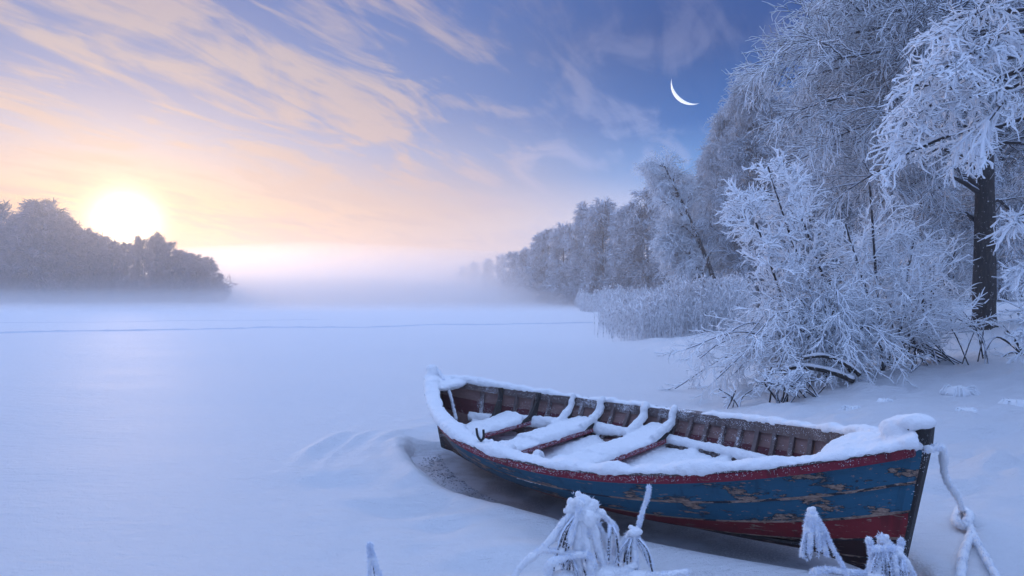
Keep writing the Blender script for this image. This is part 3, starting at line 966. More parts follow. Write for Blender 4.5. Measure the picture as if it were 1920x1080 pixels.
# ------------------------------------------------------------------ trees
def tree_parts(base_pts, r0, r1, rng, limbs, levels, K=26, limb_mat=0, limb_r=(.09, .012), bark=None, more_stems=(), S=10, extra=None):
    """returns trunk mesh data and crown mesh data. limbs: dict for spawn on the trunk; levels: list of (spawn kwargs, r0, r1, S, material)"""
    P = poly(base_pts, K)
    R = np.linspace(1, 0, K)[None] ** .8 * (r0 - r1) + r1
    R[:, 0] *= 1.25; R[:, 1] *= 1.1
    trunk = [tubes(P, R * (1 + .04 * rng.uniform(-1, 1, R.shape)), S)]
    stems = [P]
    for ms, q0, q1 in more_stems:
        p = poly(ms, K); stems.append(p)
        trunk.append(tubes(p, np.linspace(q0, q1, K)[None], 8))
    src = np.concatenate(stems)
    L1 = spawn(src, rng=rng, **limbs)
    if extra is not None: L1 = np.concatenate([L1, extra])
    crown = [tubes(L1, taper(L1, limb_r[0], limb_r[1], rng, .08), 6) + (0,)]
    prev = L1
    for kw, a, b, sg, mi in levels:
        kw = dict(kw); par = prev
        if kw.pop('both', False): pass
        C = spawn(par, rng=rng, **kw)
        crown.append(tubes(C, taper(C, a, b, rng, .2), sg) + (mi,))
        prev = C
    return merge(trunk), merge(crown)

def place_tree(name, loc, tr, cr, tm, cm, label, cat, group=None, rz=0.0):
    root = empty(name, loc, rz)
    tag(root, label, cat, group)
    link('trunk', np_mesh('trunk', tr[0], tr[1]), tm, root)
    link('crown', np_mesh('crown', cr[0], cr[1], cr[2], smooth=True), cm, root)
    return root

def copy_tree(src, loc, rz, scale, label, group=None):
    r = src.copy(); COL.objects.link(r)
    r.location = loc; r.rotation_euler = (0, 0, rz); r.scale = scale
    r['label'] = label
    if group: r['group'] = group
    for ch in list(src.children):
        c = ch.copy(); COL.objects.link(c); c.parent = r
    return r

# big tree with the dark trunk on the right
def big_tree():
    rng = np.random.default_rng(101)
    X, Y = 11.75, 17.0; z = gz(X, Y) - .1
    ex = []
    for (u, v, yy, arch) in ((1462, 85, 15.5, .5), (1475, 150, 16.5, .6), (1500, 205, 15.2, .7), (1520, 30, 16, .4), (1495, 300, 16.5, .9), (1545, 265, 15, .8), (1590, 355, 15.6, .9), (1570, 110, 14.6, .6), (1610, 20, 15, .3),
                             (1640, 200, 14.5, .7), (1640, 390, 17, .9), (1700, 420, 17.6, .9), (1660, 300, 17.5, .8), (1530, 165, 18, .6), (1600, 60, 18.5, .4), (1580, 250, 18.5, .8), (1740, 450, 18, .8), (1690, 90, 14.4, .5), (1930, 420, 18, .8), (1960, 300, 18, .6)):
        e = at(u, v, yy) - np.array([X, Y, z]); zs = e[2] - .1 + arch * .5 + rng.uniform(-.2, .5)
        ex.append(poly([(0, 0, zs), (e[0] * .33, e[1] * .33 + rng.uniform(-.4, .4), zs + arch * .55), (e[0] * .7, e[1] * .7 + rng.uniform(-.3, .3), (zs * .4 + e[2] * .6) + arch * .45), e], 12))
    ex = np.concatenate(ex)
    tr, cr = tree_parts([(0, 0, 0), (.02, 0, 2.0), (.05, .05, 4.2), (-.02, .1, 7), (.1, .1, 9.5), (0, 0, 12.2)], .27, .05, rng,
        dict(n=34, t0=.46, t1=.98, a0=62, a1=95, L=lambda t: 5.4 * (1.12 - .75 * t), K=12, droop=.035, jit=.09, flat=.55, bias=(-.2, .12, .12)),
        [(dict(n=13, t0=.18, t1=1.0, a0=28, a1=62, L=lambda t: 2.0 * (1.15 - .6 * t), K=7, droop=.05, jit=.10, flat=.6), .024, .007, 5, 1),
         (dict(n=12, t0=.1, t1=1.0, a0=22, a1=60, L=lambda t: .85 * (1.15 - .5 * t), K=5, droop=.09, jit=.11, flat=.8), .013, .009, 4, 1),
         (dict(n=4, t0=.15, t1=1.0, a0=25, a1=60, L=.30, K=3, droop=.16, jit=.12), .0105, .007, 3, 1)],
        limb_r=(.075, .014), K=40, S=16, extra=ex)
    r = place_tree('frosted_tree', (X, Y, z), tr, cr, M_BARK, [M_LIMB, M_TWIGT], 'tall tree with thick dark trunk and spreading frosted crown on the bank', 'tree')
big_tree()

# the nearer tree at the right edge: long snow-thick boughs reach into the picture
def near_tree():
    rng = np.random.default_rng(77)
    X, Y = 8.6, 10.2; z = gz(X, Y) - .1
    root = empty('frosted_tree', (X, Y, z))
    tag(root, 'nearest tree at the right edge, thick snowy boughs reaching into view', 'tree')
    P = poly([(0, 0, 0), (.1, 0, 2), (0, .1, 5), (.1, 0, 11)], 24)
    V, Q = tubes(P, np.linspace(.2, .06, 24)[None], 12)
    link('trunk', np_mesh('trunk', V, Q), M_BARK, root)
    o = np.array([X, Y, z])
    def B(*pts): return poly([np.array([0, 0, pts[0]])] + [at(*p) - o for p in pts[1:]], 12)
    limbs = np.concatenate([
        B(4.6, (1850, 175, 10.0), (1760, 190, 9.4), (1700, 225, 9.0)), B(4.9, (1860, 150, 10.0), (1780, 165, 9.2), (1712, 158, 8.8)),
        B(4.2, (1880, 235, 10.0), (1790, 250, 9.3), (1695, 290, 8.9)), B(5.0, (1880, 110, 9.6), (1820, 100, 9.0), (1750, 140, 8.6)),
        B(5.2, (1900, 60, 9.5), (1850, 80, 9.0), (1800, 110, 8.7)),
        B(5.4, (1900, 20, 9.6), (1840, 20, 9.2), (1790, 60, 8.9)),
        B(5.0, (1920, 160, 9.6), (1890, 180, 8.8), (1850, 230, 8.5))])
    low = np.concatenate([B(2.8, (1945, 405, 9.6), (1925, 400, 9.0), (1890, 415, 8.7)), B(2.2, (1950, 490, 9.5), (1935, 490, 9.0), (1915, 505, 8.8)), B(1.7, (1950, 560, 9.5), (1935, 590, 9.1), (1922, 620, 8.9))])
    def inside(p):
        q = p + o; Yq = np.maximum(q[:, 1], .3)
        u = 960 + F * q[:, 0] / Yq; v = V0 + F * (CAMH - q[:, 2]) / Yq
        return (q[:, 1] > .3) & (u > -40) & (u < 1960) & (v > -60) & (v < 1100)
    # rest of the crown: unseen limbs added above the frame to shade the bank
    up = spawn(P, 46, rng, .50, .98, 55, 95, lambda t: 5.6 * (1.25 - .6 * t), 10, .03, .09, .5, bias=(-.25, -.25, .05))
    up = up[~np.array([inside(l).any() for l in up])]
    def crown(limbs, n1, n2, t0, keep, bl=.85):
        parts = [tubes(limbs, taper(limbs, .05, .018, rng, .12), 7) + (0,)]
        br = spawn(limbs, n1, rng, t0, 1.0, 14, 44, lambda t: bl * 1.12 * (1.2 - .6 * t), 9, .055, .12, .7, keep=keep)
        if keep: br = br[[not inside(l).any() for l in br]]
        parts.append(tubes(br, taper(br, .022, .016, rng, .35), 6) + (1,))
        tw = spawn(br, n2, rng, .12, 1.0, 20, 52, lambda t: .36 * (1.2 - .5 * t), 7, .08, .18, .9, keep=keep)
        parts.append(tubes(tw, taper(tw, .016, .011, rng, .4), 5) + (1,))
        fi = spawn(tw, 3, rng, .2, 1.0, 30, 70, .11, 3, .06, .2, .9, keep=keep)
        parts.append(tubes(fi, taper(fi, .011, .007, rng, .4), 4) + (1,))
        return parts
    parts = crown(limbs, 11, 8, .34, None) + crown(low, 7, 5, .5, None, .45) + crown(up, 16, 12, .2, lambda p: ~inside(p))
    V, Q, mi = merge(parts)
    link('crown', np_mesh('crown', V, Q, mi), [M_LIMB, M_TWIGW], root)

near_tree()

# weeping birches and the wood behind
def weeping(rng, H, lean=(0, 0), n1=34, n2=12, n3=12, n4=4, fine=.008, spread=.30, r0=.12, wide=1.0, t0=.22, stems=(), bias=None):
    b = [(0, 0, 0), (lean[0] * .22, lean[1] * .22, H * .3), (lean[0] * .62, lean[1] * .6, H * .68), (lean[0], lean[1], H)]
    return tree_parts(b, r0, .02, rng,
        dict(n=n1, t0=t0, t1=.99, a0=35, a1=70, L=lambda t: H * spread * (1.15 - .9 * t) * wide, K=10, droop=.03, jit=.10, lv=(.35, 1.5), bias=bias),
        [(dict(n=n2, t0=.15, t1=1.0, a0=25, a1=60, L=lambda t: H * .10 * (1.2 - .5 * t), K=6, droop=.10, jit=.1), fine * 2.6, fine * 1.1, 4, 1),
         (dict(n=n3, t0=.1, t1=1.0, a0=20, a1=60, L=H * .055, K=4, droop=.22, jit=.1), fine * 1.4, fine, 3, 1)] +
        ([(dict(n=n4, t0=.1, t1=1.0, a0=20, a1=60, L=H * .03, K=3, droop=.3, jit=.1), fine * 1.2, fine * .9, 3, 1)] if n4 else []),
        limb_r=(r0 * .35, r0 * .06), more_stems=stems, K=30)

def woods():
    rng = np.random.default_rng(55)
    # leaning birch by the reeds
    X, Y = 12.95, 42.0; z = gz(X, Y) - .05
    tr, cr = weeping(rng, 9.2, (-3.6, .3), 36, 9, 8, 3, .014, .30, .19, 1.0, .30, bias=(-.15, .7, 0), stems=[([(-.5, .1, 0), (-.9, .1, 1.6), (-2.0, .2, 3.4), (-3.0, .2, 4.4)], .075, .02)])
    place_tree('birch_tree', (X, Y, z), tr, cr, M_LIMB, [M_LIMB, M_TWIG], 'slender frosted birch leaning left above the reeds', 'tree')
    # prototypes for the wood
    protos = []
    for k, (H, sp, wd) in enumerate(((16, .24, 1.0), (15, .22, .9), (13, .30, 1.0))):
        tr, cr = weeping(np.random.default_rng(300 + k), H, (rng.uniform(-.9, .9), rng.uniform(-.5, .5)), 50, 12, 11, 4, .017, sp, .20, wd, .06)
        protos.append((H, tr, cr))
    spots = [(1425, 178, 42, 0, 'tall frosted birch just right of the leaning birch, topping the mid wood'),
             (1375, 225, 54, 1, 'frosted tree directly behind the leaning birch, left of the tallest mid birch'),
             (1490, 225, 46, 2, 'frosted tree between the tallest mid birch and the big tree crown'),
             (1340, 300, 66, 1, 'dim frosted tree half hidden by the leaning birch crown'),
             (1560, 150, 40, 0, 'frosted tree behind the snowy sapling, under the big crown'),
             (1640, 110, 40, 1, 'frosted tree in the shade behind the upright sapling'),
             (1745, 90, 38, 2, 'shaded frosted tree left of the thick dark trunk, deep in the wood'),
             (1880, 60, 34, 0, 'shaded frosted tree right of the thick dark trunk'),
             (1800, 70, 36, 1, 'farthest shaded tree behind the thick dark trunk'),
             (1690, 210, 50, 2, 'dim tree between the two dark trunks deep in the wood')]
    first = {}
    def put(u, v, Yd, k, label, grp, squash=1.0):
        Hh = CAMH + (V0 - v) / F * Yd; X = (u - 960) / F * Yd; zb = gz(X, Yd) - .1
        H, tr, cr = protos[k]
        s = (Hh - zb) / H
        if k not in first:
            r = place_tree('birch_tree', (X, Yd, zb), tr, cr, M_LIMB, [M_LIMB, M_TWIGD], label, 'tree', grp, rng.uniform(0, 6.28))
            r.scale = (s * squash, s * squash, s); first[k] = r
        else:
            copy_tree(first[k], (X, Yd, zb), rng.uniform(0, 6.28), (s * squash, s * squash, s), label, grp)
    for u, v, Yd, k, lb in spots: put(u, v, Yd, k, lb, 'frosted trees of the mid wood')
    # second dark trunk deeper in the wood
    X, Y = at(1724, 500, 25)[:2]; z = gz(X, Y) - .1
    tr, cr = weeping(np.random.default_rng(71), 9.5, (.2, .1), 26, 10, 10, 4, .010, .26, .17, 1.0, .34)
    place_tree('frosted_tree', (X, Y, z), tr, cr, M_BARK, [M_LIMB, M_TWIGD], 'tree with the thinner dark trunk, left of the thick trunk', 'tree')
    # distant shore on the right, fading into the mist
    fp = []
    for k in range(3):
        H = (14, 12, 15)[k]
        tr, cr = weeping(np.random.default_rng(400 + k), H, (rng.uniform(-.5, .5), 0), 60, 11, 9, 0, .032, (.20, .24, .17)[k], .2, 1.0, .02)
        fp.append((H, tr, cr))
    firstf = {}
    names = ['first', 'second', 'third', 'fourth', 'fifth', 'sixth', 'seventh', 'eighth', 'ninth', 'tenth', 'eleventh', 'twelfth', 'thirteenth', 'fourteenth', 'fifteenth', 'sixteenth', 'seventeenth', 'eighteenth', 'nineteenth', 'twentieth']
    far = [(1285, 345, 72, 1), (1252, 385, 78, 0), (1215, 362, 82, 2), (1188, 392, 86, 1), (1165, 405, 92, 0), (1130, 388, 96, 0), (1102, 396, 104, 2), (1078, 430, 112, 1), (1056, 430, 122, 0), (1028, 440, 132, 1), (1008, 458, 145, 2), (985, 472, 160, 0), (962, 478, 178, 1), (940, 483, 200, 2), (915, 490, 222, 0), (890, 496, 250, 1), (868, 502, 280, 2)]
    for i, (u, v, Yd, k) in enumerate(far):
        Hh = CAMH + (V0 - v) / F * Yd; X = (u - 960) / F * Yd; zb = gz(X, Yd) - .1
        H, tr, cr = fp[k]; s = (Hh - zb) / H; sw = s * rng.uniform(.95, 1.25)
        lb = 'misty frosted tree of the far right shore, %s counting leftward from the leaning birch' % names[i]
        if k not in firstf:
            r = place_tree('shore_tree', (X, Yd, zb), tr, cr, M_LIMB, [M_LIMB, M_TWIGD], lb, 'tree', 'misty trees of the far right shore', rng.uniform(0, 6.28))
            r.scale = (sw, sw, s); firstf[k] = r
        else:
            copy_tree(firstf[k], (X, Yd, zb), rng.uniform(0, 6.28), (sw, sw, s), lb, 'misty trees of the far right shore')
    # wood across the lake under the sun
    left = [(-28, 402), (2, 394), (24, 425), (52, 405), (76, 388), (102, 404), (130, 421), (158, 437), (184, 445), (210, 458), (238, 462), (266, 452), (294, 446), (318, 462), (344, 476), (368, 484), (390, 488), (408, 515)]
    dimf = {}
    for i, (u, v) in enumerate(left):
        Yd = 143 + rng.uniform(-6, 6); k = i % 3
        Hh = CAMH + (V0 - v) / F * Yd; X = (u - 960) / F * Yd
        H = fp[k][0]; s = Hh / H; sw = s * rng.uniform(1.0, 1.35) if Hh > 11 else s * 1.6
        lb = 'dim misty tree of the wood under the sun, %s from the left edge' % names[i]
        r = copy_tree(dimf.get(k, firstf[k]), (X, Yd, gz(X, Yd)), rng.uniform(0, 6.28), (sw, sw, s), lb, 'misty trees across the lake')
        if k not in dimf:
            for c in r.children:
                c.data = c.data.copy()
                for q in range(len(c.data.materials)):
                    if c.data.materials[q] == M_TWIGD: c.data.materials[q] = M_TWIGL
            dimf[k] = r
woods()

# ------------------------------------------------------------------ shrubs and saplings
def shrub(name, base, stems, label, cat, rng, levels, stem_r=(.02, .01), mats=None, S=6):
    root = empty(name, tuple(base))
    tag(root, label, cat)
    b = np.array(base)
    St = stems - b
    if len(St) <= 12:
        for q in St:
            V, Q = tubes(q[None], taper(q[None], stem_r[0], stem_r[1], rng, .15), S)
            link('stem', np_mesh('stem', V, Q), M_STEM, root)
    else:
        V, Q = tubes(St, taper(St, stem_r[0], stem_r[1], rng, .15), S)
        link('stems', np_mesh('stems', V, Q), M_STEM, root)['kind'] = 'stuff'
    parts, prev = [], St
    for kw, a, c, sg in levels:
        C = spawn(prev, rng=rng, **kw)
        parts.append(tubes(C, taper(C, a * .84, c * .74, rng, .35), sg) + (0,)); prev = C
    V, Q, mi = merge(parts)
    link('twigs', np_mesh('twigs', V, Q, mi), mats or M_TWIG, root)
    return root

def shrubs():
    rng = np.random.default_rng(9)
    def base(u, v):
        return gp(u, v, -.05)
    # sapling loaded with snow (leans left)
    b = base(1590, 700); Y = b[1]
    st = np.concatenate([poly([b, at(1560, 620, Y), at(1520, 540, Y - .2), at(1478, 430, Y - .3), at(1440, 312, Y - .3)], 20),
                         poly([b + (.05, 0, 0), at(1570, 600, Y), at(1530, 480, Y), at(1500, 400, Y), at(1475, 345, Y + .1)], 20),
                         poly([b + (.0, .1, 0), at(1530, 640, Y), at(1470, 560, Y - .3), at(1430, 450, Y - .4), at(1395, 362, Y - .4)], 20)])
    shrub('snowy_sapling', b, st, 'snow laden sapling with two pointed tips leaning left behind the boat', 'sapling', rng,
          [(dict(n=26, t0=.16, t1=.97, a0=38, a1=75, L=lambda t: .95 * (1.2 - .85 * t), K=8, droop=.03, jit=.12, flat=.6, bias=(-.25, -.1, .1)), .018, .012, 6),
           (dict(n=9, t0=.2, t1=1, a0=25, a1=65, L=.26, K=5, droop=.06, jit=.16), .018, .014, 6),
           (dict(n=5, t0=.2, t1=1, a0=30, a1=70, L=.11, K=3, droop=.08, jit=.14), .015, .009, 5)], (.028, .012), M_TWIGW)
    # upright sapling with the long bare leader
    b = base(1655, 705); Y = b[1]
    st = np.concatenate([poly([b, at(1648, 600, Y), at(1640, 480, Y), at(1630, 330, Y)], 20),
                         poly([b + (.05, .05, 0), at(1640, 600, Y), at(1610, 500, Y), at(1585, 420, Y)], 20),
                         poly([b + (.0, .05, 0), at(1690, 610, Y), at(1700, 520, Y), at(1715, 440, Y)], 20)])
    shrub('snowy_sapling', b, st, 'upright frosted sapling with one long straight white leader', 'sapling', rng,
          [(dict(n=24, t0=.12, t1=.80, a0=30, a1=62, L=lambda t: 1.15 * (1.2 - .8 * t), K=8, droop=.035, jit=.11), .015, .009, 5),
           (dict(n=8, t0=.2, t1=1, a0=25, a1=60, L=.32, K=5, droop=.06, jit=.14), .013, .008, 5),
           (dict(n=4, t0=.2, t1=1, a0=25, a1=65, L=.13, K=3, droop=.1, jit=.12), .010, .006, 4)], (.024, .016), M_TWIGW)
    # low arching shrub
    b = base(1560, 715); Y = b[1]
    sts = []
    for i in range(46):
        f = rng.uniform(0, 1); du = rng.uniform(-300, 60) if i % 4 else rng.uniform(-120, 120)
        top = 700 - (rng.uniform(60, 190) * (1 - abs(du + 60) / 420))
        dy = rng.uniform(-1.1, .8)
        e = gp(max(1262, 1560 + du), rng.uniform(690, 750), 0.0)
        endz = at(1560 + du, top + rng.uniform(20, 110), Y + dy)
        if endz[2] < gz(endz[0], endz[1]) + .05: endz[2] = gz(endz[0], endz[1]) + .05
        bb = b + (rng.uniform(-.45, .35), rng.uniform(-.3, .3), 0)
        sts.append(poly([bb, at(1560 + du * .22, 700 - (700 - top) * .55, Y + dy * .3), at(1560 + du * .62, top - 6, Y + dy * .7), endz], 18))
    shrub('arching_shrub', b, np.concatenate(sts), 'low wide shrub of arching frosted stems drooping onto the snow', 'shrub', rng,
          [(dict(n=12, t0=.18, t1=1, a0=22, a1=58, L=lambda t: .55 * (1.2 - .4 * t), K=6, droop=.09, jit=.12), .0135, .008, 5),
           (dict(n=8, t0=.12, t1=1, a0=25, a1=60, L=.20, K=4, droop=.13, jit=.14), .0115, .007, 4),
           (dict(n=3, t0=.2, t1=1, a0=25, a1=60, L=.075, K=2, droop=.1, jit=.1), .008, .005, 3)], (.018, .010), M_TWIGW)
    # right hand shrub
    b = base(1730, 690); Y = b[1]
    sts = []
    for i in range(34):
        du = rng.uniform(-100, 62); top = rng.uniform(500, 620)
        dy = rng.uniform(-.7, .8)
        sts.append(poly([b + (rng.uniform(-.7, .7), rng.uniform(-.3, .3), 0), at(1730 + du * .5, 690 - (690 - top) * .55, Y + dy * .4), at(1730 + du, top, Y + dy), at(1730 + du * 1.25, top + rng.uniform(0, 70), Y + dy * 1.2)], 16))
    shrub('frosted_shrub', b, np.concatenate(sts), 'thin stemmed frosted shrub between the saplings and thick trunk', 'shrub', rng,
          [(dict(n=9, t0=.15, t1=1, a0=22, a1=58, L=.5, K=6, droop=.06, jit=.12), .012, .008, 4),
           (dict(n=6, t0=.1, t1=1, a0=25, a1=60, L=.18, K=4, droop=.1, jit=.12), .010, .006, 4)], (.014, .009), M_TWIGW)
    # bushy undergrowth deeper on the bank
    for (u, v, hpx, w, lb) in ((1755, 625, 150, 60, 'shaded frosted undergrowth bush left of the thick dark trunk'), (1935, 600, 170, 60, 'shaded frosted bush right of the thick dark trunk'),
                               (1700, 590, 130, 90, 'shaded bush below the thinner dark trunk')):
        b = base(u, v); Y = b[1]; sts = []; px = Y / F
        for i in range(34):
            a, r = rng.uniform(0, 6.28), abs(rng.normal()) * .55; h = hpx * px * rng.uniform(.5, 1.1)
            d = np.array([math.cos(a) * r * w * px, math.sin(a) * r * w * px, 0])
            sts.append(poly([b + d * .3 + (0, 0, 0), b + d * .7 + (0, 0, h * .55), b + d * 1.3 + (0, 0, h), b + d * 1.7 + (0, 0, h * .93)], 10))
        f = Y / 12.0
        shrub('undergrowth_bush', b, np.concatenate(sts), lb, 'bush', rng,
              [(dict(n=10, t0=.15, t1=1, a0=22, a1=58, L=.5 * f ** .6, K=5, droop=.08, jit=.12), .008 * f, .006 * f, 4),
               (dict(n=7, t0=.1, t1=1, a0=25, a1=60, L=.22 * f ** .6, K=3, droop=.12, jit=.12), .007 * f, .005 * f, 3)], (.010 * f, .006 * f), M_TWIG, 5)
    # tall bare shoots right of the shrubs
    b = base(1822, 690); Y = b[1]
    sts = np.concatenate([poly([b + (rng.uniform(-.3, .3), rng.uniform(-.2, .2), 0), b + (rng.uniform(-.35, .3), 0, .5 + rng.uniform(0, .2)), b + (rng.uniform(-.5, .5), 0, rng.uniform(.5, .95))], 12) for _ in range(6)])
    shrub('frosted_shoots', b, sts, 'few thin frosted shoots standing below the thick dark trunk', 'shrub', rng,
          [(dict(n=6, t0=.2, t1=1, a0=25, a1=60, L=.28, K=5, droop=.05, jit=.12), .008, .005, 4), (dict(n=4, t0=.2, t1=1, a0=25, a1=60, L=.1, K=3, droop=.1, jit=.12), .006, .004, 3)], (.011, .007))
    # low thick twigs in front of the arching shrub
    for (u, v, n, hh, lb) in ((1460, 762, 12, .42, 'small snow clotted twig clump in front of the arching shrub'), (1520, 752, 8, .34, 'small frosted twig clump right of the bigger clotted clump'),
                              (1368, 772, 4, .28, 'two bare frosted sticks poking from snow behind the far gunwale'), (1705, 722, 3, .34, 'single bent frosted stick below the upright sapling')):
        b = base(u, v)
        sts = np.concatenate([poly([b + (rng.uniform(-.15, .15), rng.uniform(-.1, .1), 0), b + (rng.uniform(-.25, .25), rng.uniform(-.1, .1), hh * rng.uniform(.5, .8)), b + (rng.uniform(-.45, .35), rng.uniform(-.1, .1), hh * rng.uniform(.7, 1.2))], 10) for _ in range(n)])
        lv = [(dict(n=6, t0=.3, t1=1, a0=30, a1=70, L=.16, K=5, droop=.12, jit=.14), .013, .009, 5)]
        if n > 4: lv.append((dict(n=4, t0=.2, t1=1, a0=30, a1=70, L=.08, K=3, droop=.15, jit=.14), .010, .007, 4))
        shrub('twig_clump', b, sts, lb, 'twigs', rng, lv, (.013, .010), M_TWIGW)
    # bent branch at the right edge
    b = base(1925, 668); Y = b[1]
    sts = np.concatenate([poly([b, at(1895, 645, Y), at(1865, 632, Y - .1), at(1842, 668, Y - .2)], 12), poly([b, at(1900, 660, Y - .1), at(1880, 668, Y - .2), at(1862, 680, Y - .3)], 12), poly([b, at(1905, 640, Y), at(1890, 622, Y), at(1880, 610, Y)], 12)])
    shrub('bent_branch', b, sts, 'bent snowy branch arching onto the bank at right edge', 'branch', rng,
          [(dict(n=7, t0=.2, t1=1, a0=30, a1=70, L=.25, K=5, droop=.1, jit=.14), .013, .008, 5)], (.024, .014), M_TWIGW)
    # fallen dark boughs under the arching shrub
    for (pts, r, lb) in (([(1448, 690), (1500, 680), (1560, 690), (1600, 706)], .042, 'fallen dark bough with snow on top, lower one under the shrub'), ([(1505, 664), (1545, 660), (1590, 678), (1612, 695)], .034, 'fallen dark bough with snow on top, upper one under the shrub')):
        b = base(1590, 712); Y = b[1] - .9
        P = np.concatenate([poly([at(u, v + 8, Y) for u, v in pts], 24)])
        P[..., 2] = np.maximum(P[..., 2], ground_z(P[..., 0], P[..., 1]) + r * .6)
        o = P[0, 0].copy(); root = empty('fallen_bough', tuple(o)); tag(root, lb, 'branch')
        V, Q = tubes(P - o, np.linspace(r * .6, r, 24)[None], 8, True); link('bough', np_mesh('bough', V, Q), M_BARK, root)
        P2 = P - o; P2[..., 2] += r * .75
        V, Q = tubes(P2, np.linspace(r * .6, r * .9, 24)[None] * (1 + .2 * rng.uniform(-1, 1, (1, 24))), 8, True); link('snow', np_mesh('snow', V, Q), M_SNOW, root)
    # small tufts poking from the snow
    for (u, v, r, lb) in ((1595, 775, .10, 'small snow capped tuft nearest the far gunwale'), (1606, 732, .14, 'round grassy snow tuft below the saplings'), (1800, 745, .16, 'wide flat snow tuft on the open bank'),
                          (1812, 805, .09, 'tiny pointed snow tuft right of the bow'), (1905, 795, .12, 'snow tuft at the right edge of the bank'), (1660, 760, .07, 'tiny snow lump on the bank between two tufts')):
        b = base(u, v); root = empty('snow_tuft', tuple(b)); tag(root, lb, 'tuft')
        parts = [ball((rng.normal() * r * .3, rng.normal() * r * .3, r * .35), r * rng.uniform(.6, .9), rng, (1.2, 1.1, .7)) for _ in range(5)]
        V, Q, _ = merge(parts); o = link('snow', np_mesh('snow', V, Q), M_SNOW, root); bpy.context.view_layer.update(); remesh(o, r * .12, 3, ((r * .5, r * .15),))
        n = 46; a = rng.uniform(0, 6.28, n)
        S0 = np.stack([np.cos(a) * r * .3, np.sin(a) * r * .3, np.full(n, r * .75)], -1); S1 = np.stack([np.cos(a) * r * 1.0, np.sin(a) * r * 1.0, r * rng.uniform(.4, 1.0, n)], -1); S2 = np.stack([np.cos(a) * r * 1.45, np.sin(a) * r * 1.45, r * rng.uniform(.0, .35, n)], -1)
        V, Q = tubes(np.stack([S0, S1, S2], 1), np.tile([.006, .006, .004], (n, 1)), 4); link('blades', np_mesh('blades', V, Q), M_TWIGW, root)
shrubs()

# ------------------------------------------------------------------ reeds
def reeds():
    rng = np.random.default_rng(31)
    def bed(name, n, f, hh, r, label, mtl):
        X, Y = f(n)
        z = ground_z(X, Y)
        h = hh * rng.uniform(.5, 1.1, n) * (.80 + .30 * fbm(X * .45, Y * .45, 3, 41))
        lean = rng.normal(size=(n, 2)) * .10
        K = 5
        k = np.linspace(0, 1, K)
        P = np.stack([X[:, None] + lean[:, :1] * h[:, None] * k ** 1.6, Y[:, None] + lean[:, 1:] * h[:, None] * k ** 1.6, z[:, None] + h[:, None] * k], -1)
        parts = [tubes(P, np.linspace(r, r * .7, K)[None].repeat(n, 0) * rng.uniform(.7, 1.3, (n, 1)), 3)]
        lf = spawn(P, 3, rng, .25, .95, 15, 45, hh * .20, 4, .22, .05)
        parts.append(tubes(lf, taper(lf, r * .9, r * .4), 3))
        hd = spawn(P[rng.random(n) < .45], 2, rng, .93, .99, 5, 40, hh * .13, 4, .30, .05)
        parts.append(tubes(hd, taper(hd, r * 1.5, r * 2.2), 4))
        V, Q, _ = merge(parts)
        tag(link(name, np_mesh(name, V, Q), mtl), label, 'reeds', kind='stuff')
    def near(n):
        Y = rng.uniform(22.3, 36, n); u0 = np.interp(Y, [22, 23.5, 27, 36], [1205, 1140, 1125, 1120])
        u = u0 + (1390 - u0) * rng.random(n) ** .6 + rng.normal(size=n) * 8
        return (u - 960) / F * Y, Y
    bed('reed_bed', 3600, near, 1.75, .0125, 'pale frosted reed bed at the lake edge below leaning birch', M_REED)
    def far(n):
        Y = rng.uniform(62, 105, n); u = rng.uniform(1075, 1260, n) + (105 - Y) * .35
        return (u - 960) / F * Y, Y
    def thicket(name, n, f, hh, r, label, mt=None):
        X, Y = f(n); z = ground_z(X, Y); h = hh * rng.uniform(.4, 1.2, n); K = 6; k = np.linspace(0, 1, K)
        ln = rng.normal(size=(n, 2)) * .30
        P = np.stack([X[:, None] + ln[:, :1] * h[:, None] * k ** 1.4, Y[:, None] + ln[:, 1:] * h[:, None] * k ** 1.4, z[:, None] + h[:, None] * k], -1)
        A = spawn(P, 12, rng, .1, 1, 25, 65, hh * .28, 4, .06, .1); B_ = spawn(A, 6, rng, .1, 1, 25, 65, hh * .12, 3, .1, .1)
        V, Q, _ = merge([tubes(P, taper(P, r, r * .6), 3), tubes(A, taper(A, r * .8, r * .6), 3), tubes(B_, taper(B_, r * .7, r * .5), 3)])
        tag(link(name, np_mesh(name, V, Q), mt or M_TWIGD), label, 'thicket', kind='stuff')
    def fr(n):
        Y = 70 * (290 / 70) ** rng.random(n); u = np.interp(Y, [70, 80, 96, 122, 178, 250, 290], [1290, 1235, 1130, 1050, 958, 888, 858]) + rng.uniform(-10, 90, n)
        return (u - 960) / F * Y, Y
    thicket('shore_thicket', 420, fr, 5.0, .04, 'misty frosted thicket along the foot of the far right shore trees')
    def fl(n):
        Y = rng.uniform(136, 150, n); u = rng.uniform(-30, 425, n)
        return (u - 960) / F * Y, Y
    thicket('shore_thicket', 420, fl, 4.2, .045, mt=M_TWIGL, label='dim thicket at the foot of the wood under the sun')
    def fm(n):
        Y = rng.uniform(46, 66, n); u = rng.uniform(1330, 1960, n)
        return (u - 960) / F * Y, Y
    thicket('shore_thicket', 300, fm, 3.6, .022, 'frosted thicket on the bank between the mid wood trunks')
    bed('reed_bed', 2600, far, 1.9, .028, 'distant pale reed strip along the misty far shore', M_REED)
reeds()

